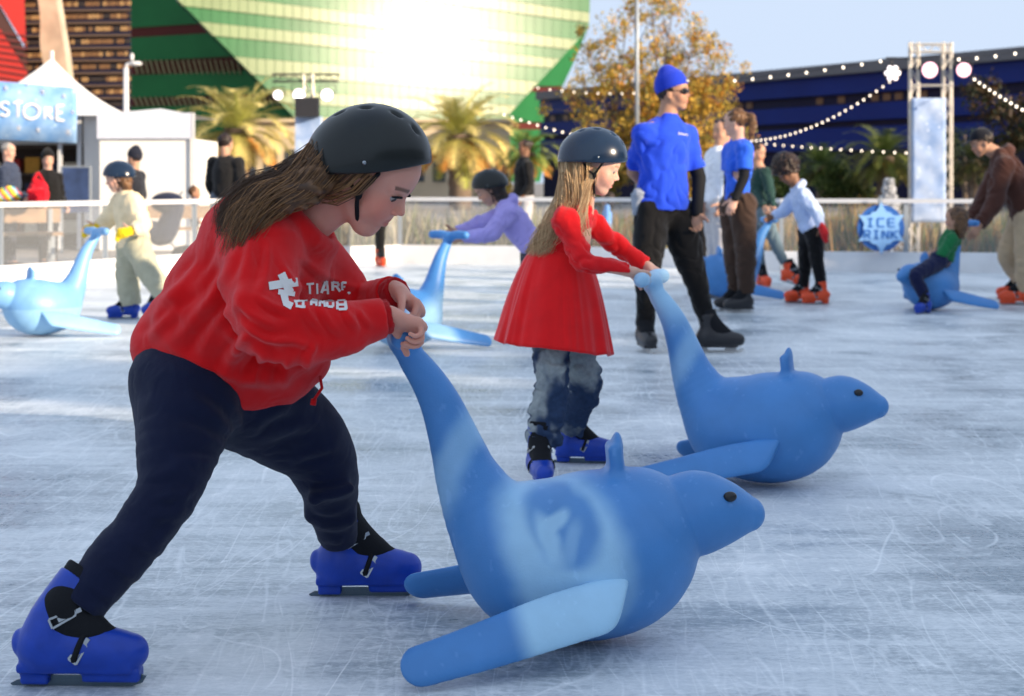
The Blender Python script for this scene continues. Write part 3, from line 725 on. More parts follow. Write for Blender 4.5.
    stk = [((85, 270), (380, 225), 42), ((215, 140), (300, 330), 44), ((180, 330), (350, 350), 28), ((235, 345), (270, 460), 36), ((250, 440), (330, 480), 34),   # the cross-like emblem
           ((350, 430), (480, 415), 14), ((370, 420), (380, 480), 12), ((440, 415), (445, 480), 12), ((365, 475), (465, 485), 12),
           ((500, 240), (505, 345), 11), ((470, 245), (545, 240), 11), ((575, 240), (580, 345), 10), ((620, 335), (665, 215), 14), ((690, 225), (665, 215), 14), ((690, 345), (680, 215), 12), ((635, 305), (690, 300), 10),
           ((735, 215), (740, 310), 14), ((740, 220), (800, 230), 12), ((800, 230), (800, 262), 12), ((745, 268), (800, 262), 11), ((775, 270), (815, 320), 12), ((835, 225), (840, 310), 12), ((835, 230), (880, 235), 10), ((840, 268), (870, 268), 10), ((895, 325), (915, 345), 14),
           ((525, 400), (520, 470), 13), ((525, 400), (575, 410), 12), ((575, 405), (575, 475), 12), ((525, 440), (575, 445), 11), ((610, 405), (612, 480), 12), ((612, 410), (645, 450), 12), ((645, 450), (655, 410), 12), ((655, 405), (660, 485), 12),
           ((685, 405), (685, 485), 13), ((690, 410), (740, 415), 12), ((690, 482), (745, 485), 12), ((745, 410), (745, 485), 12), ((790, 415), (790, 510), 14), ((790, 415), (870, 410), 14), ((870, 410), (880, 510), 14), ((790, 465), (875, 465), 12), ((800, 508), (885, 508), 12)]
    stamp([Z(bar(a, b, wd)) for a, b, wd in stk])
    build('sleeve_print', mb, mat('white_print', (.75, .74, .72, 1), .7), hd, root, True)
    # trousers
    s = SDF(.005)
    leg_sdf(s, J, 'R', (.148, .114, .086, .076, .068), .92, u); leg_sdf(s, J, 'L', (.142, .112, .098, .078, .066), .86, u)
    s.chain([P(178, 378, 3.93), P(212, 384, 3.98), P(262, 388, 4.03)], [.098, .118, .105], .05)
    s.cone(P(168, 380, 3.93), P(166, 430, 3.88), .082, .06, .05)
    s.chain([P(290, 404, 4.08), P(316, 436, 4.16), P(326, 468, 4.20)], [.072, .076, .072], .04)
    for a, b, r in (
                    ((315, 498, 4.12), (350, 488, 4.14), .016), ((312, 515, 4.27), (350, 520, 4.27), .013)):
        s.cone(P(*a), P(*b), r, r * .7, .035)
    mv = wrinkle(s.mesh(), .003, 4.5, 13, (1, 1, 1.5), .5, 1); mv = folds(mv, [(236,440,176,392,6,7,0.006),(232,450,160,430,5,7,0.006),(226,462,158,470,4,6,0.0048),(240,436,226,392,3,5,0.0042),(150,498,196,486,4,5,0.0045),(146,514,190,512,4,5,0.0045),(140,478,190,462,3,5,0.003),(128,538,168,552,4,4.5,0.0035),(106,560,146,578,4,4.5,0.0035),(84,578,122,600,4,4,0.0035),(66,590,104,612,4,4,0.003),(58,604,90,622,2,3,0.0025),(246,436,300,402,-5,6,0.0054),(262,442,330,420,-4,6,0.0048),(290,462,344,446,-3,5,0.0048),(304,480,354,470,3,4.5,0.0045),(306,494,354,490,3,4.5,0.004),(308,510,352,508,3,4,0.004),(310,524,350,526,3,3.5,0.0035),(314,538,348,540,2,3,0.0025),(180,520,150,560,3,5,0.003),(200,480,176,520,3,5,0.0035)]); mv = wrinkle(mv, .0008, 26, 5)
    part('trousers', mv, fabric((16, 24, 52), .9, .3, 420, .1), t, root)
    rental_skate(V(-.965, 3.615, 0), (1, -.03), .275, M['blueboot'], t, root, shaft_dir=J['knR'] - J['anR'], high=.115)
    rental_skate(V(-.425, 4.40, 0), (1, .02), .272, M['blueboot'], t, root, shaft_dir=J['knL'] - J['anL'] + V(0, 0, .2), high=.105)
    helmet(hc + V(.016, 0, .004), hmat(-12, 4, 4), Hh, M['helmetdark'], t, root, 1.0, tilt=26)
    # hair: cap below the helmet rim and a long loose ponytail over the shoulder
    q = lambda x, y, z: hc + Rm @ (V(x, y, z) * Hh)
    s = SDF(.0045)
    s.ell(q(-.10, 0, .06), V(.40, .355, .36) * Hh, Rm, .02)
    s.ell(q(.30, 0, -.08), V(.26, .5, .33) * Hh, Rm, .03, 's')
    s.ell(q(.22, 0, -.4), V(.40, .5, .33) * Hh, Rm, .03, 's')
    s.chain([q(-.30, -.12, -.02), P(296, 196, 3.74), P(268, 203, 3.73), P(252, 216, 3.71)], [.060, .034, .022, .010], .03, flat=((0, 1, 0), 1.2))
    s.chain([q(-.34, 0, .05), P(285, 186, 3.82), P(262, 192, 3.82)], [.05, .028, .012], .03)
    mv = s.mesh(); d = P(262, 206, 3.73) - P(296, 196, 3.74)
    mv = wrinkle(mv, .006, 26, 4, (.35, 1, 1.6), .4)
    hr = part('hair', mv, M['brownhair'], t, root)
    g = strands([(q(-.34, -.10, .02), .055), (P(300, 190, 3.76), .042), (P(268, 200, 3.74), .040), (P(244, 222, 3.71), .038), (P(229, 262, 3.70), .022)], 760, .0010, 5, 1.5, 12)
    g2 = strands([(q(-.34, 0, .05), .05), (P(288, 182, 3.80), .036), (P(254, 190, 3.80), .036), (P(226, 216, 3.78), .030), (P(222, 244, 3.76), .018)], 420, .0010, 6, 1.5, 12)
    g.add(g2.v, g2.f)
    for i in range(120):      # wisps at the temple and nape
        y = -.36 + random.uniform(-.02, .02); x0 = random.uniform(-.30, .16)
        g.tube([q(x0, y, .05 + random.uniform(0, .06)), q(x0 - .04, y - .01, -.10), q(x0 - .16, y + .02, -.22 - random.uniform(0, .1)), q(x0 - .30, y + .05, -.28 - random.uniform(0, .12))], [.0011, .0010, .0009, .0005], 4, False)
    hair_strands(g, lin(60, 40, 26), lin(172, 126, 80), hr, root, 3)
def hairmat(n, c1, c2):
    m = mat(n, c1, .45, spec=.4, var=.0); nt = m.node_tree; b = nt.nodes['Principled BSDF']; N = nt.nodes.new; L = nt.links.new
    tc = nt.nodes['Texture Coordinate']; nz = N('ShaderNodeTexNoise'); nz.inputs['Scale'].default_value = 34; nz.inputs['Detail'].default_value = 5; mp = N('ShaderNodeMapping'); mp.inputs['Scale'].default_value = (.4, 1.5, 1)
    L(tc.outputs['Object'], mp.inputs[0]); L(mp.outputs[0], nz.inputs['Vector'])
    cr = N('ShaderNodeValToRGB'); cr.color_ramp.elements[0].position = .35; cr.color_ramp.elements[1].position = .65; cr.color_ramp.elements[0].color = c1; cr.color_ramp.elements[1].color = c2
    L(nz.outputs[0], cr.inputs[0]); L(cr.outputs[0], b.inputs['Base Color'])
    bp = N('ShaderNodeBump'); bp.inputs['Strength'].default_value = .5; bp.inputs['Distance'].default_value = .004; L(nz.outputs[0], bp.inputs['Height']); L(bp.outputs[0], b.inputs['Normal'])
    return m
M['brownhair'] = hairmat('brown_hair', lin(62, 42, 28), lin(118, 84, 54))
M['blondehair'] = hairmat('blonde_hair', lin(150, 112, 72), lin(226, 190, 138))
M['greyhair'] = hairmat('grey_hair', lin(120, 118, 116), lin(180, 176, 170))
M['darkhair'] = hairmat('dark_hair', lin(22, 15, 12), lin(52, 34, 26))
girl_red_hoodie()
# ------------------------------------------------------------------ 2  the small girl in the red dress
def girl_red_dress():
    u = .66; J = {}; D = 6.2
    J['pel'] = P(556, 318, D); J['neck'] = P(582, 206, D - .02); Hh = .205
    hc = P(597, 166, D - .05); Rm = hmat(-6, 18, 0)
    J['nk1'] = hc + Rm @ (V(-.12, 0, -.25) * Hh)
    J['shR'] = P(566, 222, D - .12); J['shL'] = P(588, 222, D + .10)
    J['elR'] = P(585, 262, D - .17); J['wrR'] = P(632, 272, D - .15)
    J['elL'] = P(622, 250, D + .16); J['wrL'] = P(647, 266, D + .11)
    J['hipR'] = P(550, 326, D - .06); J['hipL'] = P(566, 326, D + .06)
    J['knR'] = P(552, 386, D - .12); J['anR'] = P(541, 446, D - .16)
    J['knL'] = P(586, 384, D + .14); J['anL'] = P(570, 430, D + .26)
    J['toeR'] = P(540, 468, D - .3); J['toeL'] = P(606, 450, D + .25)
    root = V(P(556, 318, D)[0], D, 0)
    t = thing('person', 'person in red dress, jeans and dark helmet, small, pushing second seal', 'person', root)
    s = SDF(.0048); body_sdf(s, J, u, .055); head_prims(s, hc, Rm, Hh); s.cone(J['neck'], J['nk1'], .036, .038, .02)
    hand_prims(s, J['wrR'], P(651, 276, D - .12) - J['wrR'], V(-.3, -.5, -1), -1, .125, curl=((60, 68, 50),) * 4, thumb=(.8, .55, .5), tcurl=30, k=.004)
    hand_prims(s, J['wrL'], P(667, 276, D + .08) - J['wrL'], V(-.5, -.1, -.8), 1, .125, curl=((45, 50, 45),) * 4, thumb=(.8, .5, .5), k=.004)
    mv = s.mesh(); part('body', mv, M['skin'], t, root, col=skin_color(mv[0], hc, Rm, Hh, (.70, .42, .32), (.25, .15, .08), .8))
    eyes(hc, Rm, Hh, t, root)
    # dress: bodice with sleeves, flared pleated skirt
    s = SDF(.005); sh = nrm(J['shL'] - J['shR'])
    s.chain([P(556, 262, D), P(562, 240, D), P(575, 214, D - .02)], [.098, .100, .078], .03, flat=(nrm(np.cross(sh, V(.2, 0, 1))), 1.15))
    arm_sdf(s, J, 'R', (.062, .064, .062, .054, .048), .93, u); arm_sdf(s, J, 'L', (.062, .060, .056, .048, .046), .93, u)
    s.cone(J['shR'], P(574, 214, D - .05), .046, .046, .04); s.cone(J['shL'], P(580, 213, D + .03), .046, .046, .04)
    s.cone(P(582, 214, D), P(594, 186, D), .042, .06, .008, 's')
    s.cut(P(556, 270, D), (0, 0, -1), 9)
    red = fabric((224, 18, 26), .8, .25, 380, .2)
    dr = part('dress', wrinkle(wrinkle(s.mesh(), .006, 13, 4, (1, 1, 1), .7), .001, 40, 3), red, t, root)
    top = P(558, 248, D); bot = P(556, 346, D); n, mrows = 220, 26; vs = []; fs = []
    for r_ in range(mrows):
        v = r_ / (mrows - 1); c = top * (1 - v) + bot * v
        rx = .088 + (.212 - .088) * (v ** .62); ry = rx * .93
        for k in range(n):
            th = 2 * math.pi * k / n
            pl = math.sin(th * 7 + 2.2 * math.sin(th * 3 + 1)) * .5 + .22 * math.sin(th * 17 + 3 * math.sin(th * 2) + v * 1.6) * math.sin(th * 2.0 + v * 3) + .12 * math.sin(th * 29 + 3 * math.sin(th * 5) - v * 2)
            am = .014 * v ** .7
            rr = 1 + (am * pl) / rx * 1.0
            lo = -.006 * v * math.sin(th * 2 + 1) - .040 * v * math.cos(th) + .006 * v * pl
            vs.append(c + V(math.cos(th) * rx * rr - .008 * v, math.sin(th) * ry * rr, lo + .012 * v * math.cos(th)))
        if r_:
            for k in range(n): k2 = (k + 1) % n; fs.append(((r_ - 1) * n + k, r_ * n + k, r_ * n + k2, (r_ - 1) * n + k2))
    sk = part('skirt', (vs, fs), fabric((232, 18, 24), .8, .2, 300, .3), dr, root)
    mo = sk.modifiers.new('thick', 'SOLIDIFY'); mo.thickness = .004
    # a second, sheer looking underlayer shows below the hem
    s = SDF(.005)
    leg_sdf(s, J, 'R', (.11, .105, .092, .088, .080), 1.0, u, ); leg_sdf(s, J, 'L', (.11, .105, .092, .086, .078), .98, u)
    s.cone(J['hipR'], J['hipL'], .11 * u, .11 * u, .03)
    s.cone(P(534, 432, D - .17), P(556, 440, D - .17), .022, .02, .03); s.cone(P(536, 412, D - .17), P(560, 418, D - .17), .02, .016, .03)
    mv = wrinkle(wrinkle(s.mesh(), .006, 12, 23, (1, 1, 1.6), .7), .002, 40, 3)
    f = fbm(mv[0] * V(9, 9, 5), 4, 4); g = sst(.47, .60, f)[:, None]
    col = V(lin(44, 62, 92)[:3]) * (1 - g) + V(lin(150, 158, 160)[:3]) * g
    part('jeans', mv, mat('washed_denim', rough=.85, vcol=True, spec=.2, bump=.4, bscale=500, var=.15, vscale=60), t, root, col=col)
    a = V(J['anR'][0] - .005, D - .17, 0); rental_skate(a, (.0 + .12, -1), .225, M['blueboot'], t, root, shaft_dir=V(.05, 0, 1), high=.13, vox=.0045)
    a = V(P(573, 460, D + .28)[0], D + .28, 0); rental_skate(a, (1, -.12), .225, M['blueboot'], t, root, shaft_dir=V(.1, 0, 1), high=.12, vox=.0045)
    helmet(hc + Rm @ V(0, 0, .004), hmat(-6, 8), Hh * 1.10, M['helmetblue'], t, root, 1.0, tilt=10)
    q = lambda x, y, z: hc + Rm @ (V(x, y, z) * Hh)
    s = SDF(.0045); s.ell(q(-.10, 0, .04), V(.40, .36, .38) * Hh, Rm, .02)
    s.ell(q(.26, 0, -.08), V(.30, .5, .42) * Hh, Rm, .03, 's'); s.ell(q(-.04, 0, -.12), V(.15, .6, .20) * Hh, Rm, .02, 's')
    s.chain([q(-.28, 0, -.08), P(568, 208, D - .02), P(556, 222, D - .04)], [.052, .048, .03], .03)
    mv = wrinkle(s.mesh(), .005, 30, 4, (1.4, 1.4, .3), .4); hr = part('hair', mv, M['blondehair'], t, root)
    g = strands([(q(-.30, -.05, .0), .07), (P(573, 200, D - .06), .045), (P(557, 222, D - .08), .032), (P(543, 244, D - .07), .022), (P(533, 258, D - .06), .010)], 620, .0011, 9, 1.8, 12, wav=1)
    for i in range(50):
        g.tube([q(.04 + random.uniform(-.05, .05), -.36, -.02), q(-.04 + random.uniform(-.08, .08), -.38, -.35), P(582 + random.uniform(-5, 6), 212, D - .13), P(583 + random.uniform(-10, 8), 236, D - .17)], [.0012, .0011, .0010, .0005], 4, False)
    hair_strands(g, lin(150, 110, 70), lin(240, 208, 160), hr, root, 4)
girl_red_dress()
# ------------------------------------------------------------------ everybody else on and around the rink
SK = {'tan': (.50, .28, .19), 'light': (.62, .37, .28), 'dark': (.20, .10, .06), 'olive': (.42, .23, .15)}
def figure(label, d, j, Hh=.225, yaw=0, pitch=0, tone='tan', u=1., hair=('short', 'darkhair'), top=None, legs=None, feet=None, hat=None, hands=None, vox=.0065, extra=None, fy=None, glove=None, root=None):
    J = {k: P(a[0], a[1], d + (a[2] if len(a) > 2 else 0)) for k, a in j.items()}
    hc = J['head']; Rm = hmat(yaw, pitch); J['nk1'] = hc + Rm @ (V(-.12, 0, -.24) * Hh)
    for k in 'LR':
        if 'toe' + k not in J:
            J['toe' + k] = J['an' + k] + nrm(V(*(feet['dir' + k] if feet and 'dir' + k in feet else (math.cos(R(yaw)), math.sin(R(yaw)))), 0)) * .14 * u + V(0, 0, -.06 * u)
    rt = V(J['pel'][0], J['pel'][1], 0) if root is None else root
    t = thing('person', label, 'person', rt)
    s = SDF(vox); body_sdf(s, J, u); head_prims(s, hc, Rm, Hh); s.cone(J['neck'], J['nk1'], .052 * u, .05 * u, .03)
    for k in 'LR':
        o = (hands or {}).get(k, {}); fd = nrm(J['wr' + k] - J['el' + k]); sg = -1 if k == 'R' else 1
        x = V(*o['x']) if 'x' in o else fd; z = V(*o['z']) if 'z' in o else -Rm[:, 1] * sg * -1 * (-1)
        hand_prims(s, J['wr' + k], x, z + .001, sg, .18 * u, curl=o.get('curl', (25, 35, 25)), k=.005)
    mv = s.mesh(); part('body', mv, M['skinfar'], t, rt, col=skin_color(mv[0], hc, Rm, Hh, SK[tone], (.03, .02, .015), .5))
    eyes(hc, Rm, Hh, t, rt)
    sh = nrm(J['shL'] - J['shR']); up = nrm(J['neck'] - J['pel']); fb = nrm(np.cross(sh, up))
    T = dict(col=(60, 60, 60), r=(.155, .145, .165, .085), sl=(.060, .062, .056, .048, .042), cuff=.93, flat=1.3, hem=.0, w=.008, hood=False); T.update(top or {})
    s = SDF(vox); he = J['pel'] - up * T['hem']; ch = J['pel'] * .35 + J['neck'] * .65
    s.chain([he, J['pel'] * .65 + J['neck'] * .35, ch, J['neck'] - up * .055 * u], [q * u for q in T['r']], .04 * u, flat=(fb, T['flat']))
    for k in 'LR':
        arm_sdf(s, J, k, T['sl'], T['cuff'], u); s.cone(J['sh' + k], J['neck'] - up * .035 * u, .060 * u, .060 * u, .05 * u)
    if T['hood']: s.chain([J['neck'] - fb * 0 + sh * .09 * u, J['neck'] - Rm[:, 0] * .10 * u, J['neck'] - sh * .09 * u], [.035 * u, .055 * u, .035 * u], .03)
    else: s.cone(J['neck'] + up * .015, J['nk1'] + up * .03, .052 * u, .065 * u, .008, 's')
    s.cut(he, -up, .4 * u, .01)
    tp = part('shirt' if T['cuff'] < 0 else 'jacket', wrinkle(s.mesh(), T['w'] * u, 8 / u, int(d * 10), (1, 1, 1), .7), fabric(T['col'], .85, .25, 200), t, rt)
    Lg = dict(col=(20, 20, 24), r=(.105, .090, .070, .062, .055), cuff=.88, w=.006); Lg.update(legs or {})
    s = SDF(vox); leg_sdf(s, J, 'R', Lg['r'], Lg['cuff'], u); leg_sdf(s, J, 'L', Lg['r'], Lg['cuff'], u)
    s.cone(J['hipR'] + V(0, 0, .03 * u), J['hipL'] + V(0, 0, .03 * u), Lg['r'][0] * u, Lg['r'][0] * u, .03); s.chain([J['pel'] + up * .04 * u, J['hipR'] * .5 + J['hipL'] * .5], [.125 * u, .12 * u], .03, flat=(fb, 1.2), sub=1)
    part('trousers', wrinkle(s.mesh(), Lg['w'] * u, 9 / u, int(d * 7), (1, 1, 1), .7), fabric(Lg['col'], .88, .2, 200), t, rt)
    Fe = dict(kind='plastic', mat='orangeboot', size=.27); Fe.update(feet or {})
    for k in 'LR':
        dr = Fe.get('dir' + k, (math.cos(R(yaw)), math.sin(R(yaw)))); a = V(J['an' + k]); a = a + nrm(V(dr[0], dr[1], 0)) * .02 * u; lift = Fe.get('lift' + k, 0)
        if Fe['kind'] == 'shoe':
            s = SDF(vox); fx = nrm(V(dr[0], dr[1], 0)); g = V(a[0], a[1], lift)
            s.chain([g - fx * .05 * u + V(0, 0, .05), g + fx * .06 * u + V(0, 0, .045), g + fx * .15 * u + V(0, 0, .035)], [.045 * u, .045 * u, .036 * u], .02); s.cut(g, (0, 0, -1)); part('shoe', s.mesh(), M[Fe['mat']], t, rt)
        else: rental_skate(V(a[0], a[1], 0), dr, Fe['size'], M[Fe['mat']], t, rt, lift=lift, shaft_dir=nrm(nrm(J['kn' + k] - J['an' + k]) + V(0, 0, .8)), vox=.006, detail=Fe.get('detail', True), boot=Fe['kind'], high=Fe.get('high', .10), m_blade=M['steel'] if Fe['kind'] == 'plastic' else M['lace'], pitch=Fe.get('pitch' + k, 0))
    q = lambda x, y, z: hc + Rm @ (V(x, y, z) * Hh); kind, hm = hair
    if kind != 'none':
        s = SDF(.006); big = .09 if kind == 'curly' else 0
        s.ell(q(-.09, 0, .15 + big), V(.42 + big * 2.2, .365 + big * 2.5, .385 + big * 2) * Hh, Rm, .02)
        s.ell(q(.34, 0, -.14), V(.30, .48, .36) * Hh, Rm, .03, 's'); s.ell(q(.05, 0, -.28), V(.24, .6, .34) * Hh, Rm, .03, 's')
        if kind == 'long':
            s.chain([q(-.24, -.12, .05), q(-.22, -.18, -.35), q(-.20, -.2, -.75)], [.30 * Hh, .22 * Hh, .10 * Hh], .03); s.chain([q(-.24, .12, .05), q(-.22, .18, -.35), q(-.20, .2, -.75)], [.30 * Hh, .22 * Hh, .10 * Hh], .03)
        if kind == 'pony': s.chain([q(-.42, 0, .22), q(-.62, 0, .10), q(-.62, 0, -.30), q(-.50, 0, -.62)], [.14 * Hh, .17 * Hh, .14 * Hh, .05 * Hh], .02)
        if kind == 'bun': s.ell(q(-.50, 0, .25), V(.17, .17, .17) * Hh, Rm, .02)
        mv = s.mesh(); mv = wrinkle(mv, .011 if kind == 'curly' else .006, 26 if kind == 'curly' else 34, 6, (1, 1, 1 if kind == 'curly' else .5), .6)
        part('hair', mv, M[hm], t, rt)
    if hat:
        hk, hcx = hat
        if hk == 'helmet': helmet(hc, hmat(yaw, pitch * .4), Hh * 1.04, M[hcx], t, rt, 1.0, .006, tilt=pitch * .6)
        else:
            s = SDF(.005)
            if hk == 'beanie':
                s.ell(q(-.07, 0, .20), V(.465, .415, .46) * Hh, Rm, .02); s.cone(q(-.12, 0, .46), q(-.16, 0, .58), .27 * Hh, .20 * Hh, .05); s.ell(q(-.03, 0, -.02), V(.37, .3, .30) * Hh, Rm, .02, 's'); s.cut(q(.3, 0, .20), Rm @ V(.28, 0, -1))
            else:
                s.ell(q(-.07, 0, .22), V(.435, .375, .36) * Hh, Rm, .02); s.cut(q(.3, 0, .20), Rm @ V(.12, 0, -1)); s.ell(q(.42, 0, .22), V(.28, .25, .025) * Hh, Rm @ roty(R(10)), .01)
            m = hcx if isinstance(hcx, bpy.types.Material) else fabric(hcx, .9, .3, 200)
            part('beanie' if hk == 'beanie' else 'cap', s.mesh(), m, t, rt)
    if glove:
        s = SDF(.006)
        for k in glove[0]:
            fd = nrm(J['wr' + k] - J['el' + k]); s = SDF(.006)
            o = (hands or {}).get(k, {}); x = nrm(V(*o['x'])) if 'x' in o else fd
            s.chain([J['wr' + k] - fd * .03 * u, J['wr' + k] + x * .04 * u], [.046 * u, .048 * u], .01); s.ell(J['wr' + k] + x * .085 * u, V(.052, .052, .052) * u, None, .02); s.cone(J['wr' + k] + x * .10 * u, J['wr' + k] + x * .13 * u + V(0, 0, -.05) * u, .036 * u, .028 * u, .02)
            part('glove', wrinkle(s.mesh(), .004, 40, 2), fabric(glove[1], .8), t, rt)
    if extra: extra(t, J, hc, Rm, Hh, rt, q, tp)
    return t
def staff_extra(t, J, hc, Rm, Hh, rt, q, tp):
    sg = SDF(.004)
    for y in (-1, 1): sg.ell(q(.35, y * .14, .01), V(.04, .13, .085) * Hh, Rm @ rotz(R(y * 18)), .004); sg.cone(q(.30, y * .24, .03), q(-.04, y * .345, .04), .012 * Hh, .012 * Hh, .004)
    sg.cone(q(.37, -.06, .03), q(.37, .06, .03), .015 * Hh, .015 * Hh, .004)
    part('sunglasses', sg.mesh(), mat('sunglass_lens', (.006, .006, .007, 1), .12), t, rt)
    s = SDF(.006)      # black compression sleeve on his left arm
    s.chain([J['shL'] * .65 + J['elL'] * .35, J['elL'], J['wrL']], [.050, .046, .036], .02, sub=1); part('arm_sleeve', s.mesh(), M['liner'], t, rt)
    s = SDF(.006); s.chain([P(640, 196, 10.72), P(636, 212, 10.72)], [.055, .030], .02); part('shirt_tail', wrinkle(s.mesh(), .006, 12, 3), fabric((150, 158, 172)), t, rt)
    logo(tp, t, rt, P(683, 133, 10.0), P(683, 135.5, 11.2))
    logo(None, t, rt, None, None, [q(.405, -.12 + .24 * i / 5, .30) for i in range(6)], Rm)
def logo(tp, t, rt, a, b, pts=None, Rm=None):
    m = MB(); x = V(.72, -.0, -.10) if pts is None else None
    if pts is None:
        bv = BVHTree.FromPolygons([v.co for v in tp.data.vertices], [tuple(p.vertices) for p in tp.data.polygons])
        for i, (dx, hh) in enumerate(((-5, 2.2), (-3.6, 1.5), (-2.4, 1.7), (-1.2, 1.4), (0, 1.7), (1.2, 1.4), (2.4, 1.6), (3.6, 1.4))):
            for (u0, v0, u1, v1) in ((0, -.5, .35, .5), (.35, .2, .8, .5), (.35, -.5, .8, -.25)):
                qd = []
                for uu, vv in ((u0, v0), (u1, v0), (u1, v1), (u0, v1)):
                    X, Y = 683 + dx + uu * 1.1, 134.5 + dx * .16 - vv * hh; o_ = P(X, Y, 9.5) - rt; d_ = P(X, Y, 12) - rt - o_
                    h = bv.ray_cast(Vector(o_), Vector(d_)); qd.append((np.array(h[0] + h[1] * .004) if h[0] is not None else P(X, Y, 10.7) - rt) + rt)
                m.add(qd, [(0, 1, 2, 3)])
        build('chest_print', m, M['lace'], tp, rt)
    else:
        for i in range(5):
            c = (pts[i] + pts[i + 1]) / 2; m.box(c, (.002, .004, .006), Rm); m.box(c + Rm @ V(0, .003, .004), (.002, .005, .0015), Rm)
        build('hat_print', m, M['lace'], t, rt)
figure('tall person in blue shirt, blue beanie and sunglasses skating with black trousers', 10.8,
       dict(head=(674, 93), neck=(667, 118), shR=(643, 134, -.10), shL=(686, 135, .08), elR=(633, 172, .10), wrR=(652, 194, .24), elL=(699, 178, .08), wrL=(697, 214, -.02), pel=(662, 205),
            hipR=(652, 213, -.05), hipL=(676, 213, .07), knR=(648, 266, -.15), knL=(692, 268, -.05), anR=(645, 329, -.02), anL=(708, 322, -.1)),
       Hh=.235, yaw=-22, pitch=-4, tone='olive', u=1.0, hair=('short', 'darkhair'), top=dict(col=(30, 70, 205), r=(.190, .175, .175, .09), sl=(.056, .066, .072, .07, .06), cuff=-.80, hem=.03, w=.010),
       legs=dict(col=(10, 10, 13), r=(.108, .108, .085, .066, .058), cuff=.98), feet=dict(kind='leather', mat='blackboot', size=.30, dirR=(.12, -1), dirL=(1, -.12)), hat=('beanie', (25, 55, 185)), extra=staff_extra, vox=.0055)
def staff2_extra(t, J, hc, Rm, Hh, rt, q, tp):
    for k in 'LR':
        s = SDF(.006); s.chain([J['sh' + k] * .65 + J['el' + k] * .35, J['el' + k], J['wr' + k]], [.050, .044, .034], .02, sub=1); part('arm_sleeve', s.mesh(), M['liner'], t, rt)
figure('person in blue shirt and brown trousers with ponytail, standing on white ice skates', 14.0,
       dict(head=(735, 123), neck=(738, 142), shR=(731, 150, .16), shL=(745, 149, -.15), elR=(729, 178, .2), wrR=(727, 203, .1), elL=(744, 177, -.2), wrL=(735, 199, -.24), pel=(738, 203),
            hipR=(733, 208, .08), hipL=(743, 208, -.08), knR=(734, 254, .06), knL=(746, 254, -.08), anR=(737, 292, .12), anL=(746, 295, -.05)),
       Hh=.225, yaw=160, pitch=4, tone='light', hair=('pony', 'brownhair'), top=dict(col=(40, 95, 220), r=(.14, .13, .155, .10), sl=(.076, .074, .07, .06, .05), cuff=-.75), u=.95,
       legs=dict(col=(62, 46, 38), r=(.115, .105, .090, .082, .075), cuff=.95), feet=dict(kind='leather', mat='blackboot', size=.27, dirR=(-1, -.3), dirL=(-1, -.4)), extra=staff2_extra)
figure('person in white jacket and pale trousers behind the person with ponytail', 15.9,
       dict(head=(722, 132), neck=(718, 150), shR=(711, 157, .15), shL=(726, 157, -.15), elR=(706, 182, .1), wrR=(703, 205, .0), elL=(727, 182, -.15), wrL=(722, 204, -.3), pel=(716, 203),
            hipR=(712, 208, .08), hipL=(721, 208, -.08), knR=(714, 248, .0), knL=(721, 248, -.1), anR=(714, 283, .1), anL=(722, 283, -.05)),
       yaw=215, pitch=0, tone='tan', u=.95, top=dict(col=(225, 230, 240), r=(.155, .15, .165, .10)), legs=dict(col=(190, 188, 190)), feet=dict(mat='blackboot', kind='leather', dirR=(-1, -.5), dirL=(-1, -.5)))
figure('person in dark green jacket and grey jeans striding on orange skates', 17.3,
       dict(head=(757, 153), neck=(760, 168), shR=(755, 174, .14), shL=(766, 174, -.14), elR=(757, 192, -.1), wrR=(765, 208, -.35), elL=(770, 192, -.25), wrL=(774, 210, -.4), pel=(762, 212),
            hipR=(759, 216, .08), hipL=(765, 216, -.08), knR=(757, 243, .0), knL=(774, 240, -.1), anR=(761, 268, .1), anL=(786, 266, -.05)),
       Hh=.215, yaw=-30, pitch=10, tone='tan', u=.85, hair=('short', 'darkhair'), top=dict(col=(32, 62, 58)), legs=dict(col=(96, 116, 128)), feet=dict(size=.27, dirR=(.3, -1), dirL=(1, -.4), liftL=.05, pitchL=15))
figure('child in pale blue hoodie with curly hair, black trousers and orange skates', 15.0,
       dict(head=(787, 172), neck=(796, 188), shR=(796, 196, .12), shL=(803, 195, -.13), elR=(784, 210, .05), wrR=(772, 217, -.0), elL=(817, 214, -.2), wrL=(822, 227, -.24), pel=(811, 230),
            hipR=(807, 234, .06), hipL=(815, 234, -.06), knR=(805, 262, .05), knL=(817, 260, -.1), anR=(804, 290, .12), anL=(822, 288, -.1)),
       Hh=.215, yaw=178, pitch=38, tone='dark', u=.72, hair=('curly', 'darkhair'), top=dict(col=(185, 205, 240), r=(.165, .165, .165, .10), sl=(.085, .085, .078, .062, .05), hood=True), legs=dict(col=(12, 12, 15), r=(.11, .10, .085, .07, .06)),
       feet=dict(size=.25, dirR=(-1, -.25), dirL=(-1, -.1)), glove=('L', (205, 40, 45)))
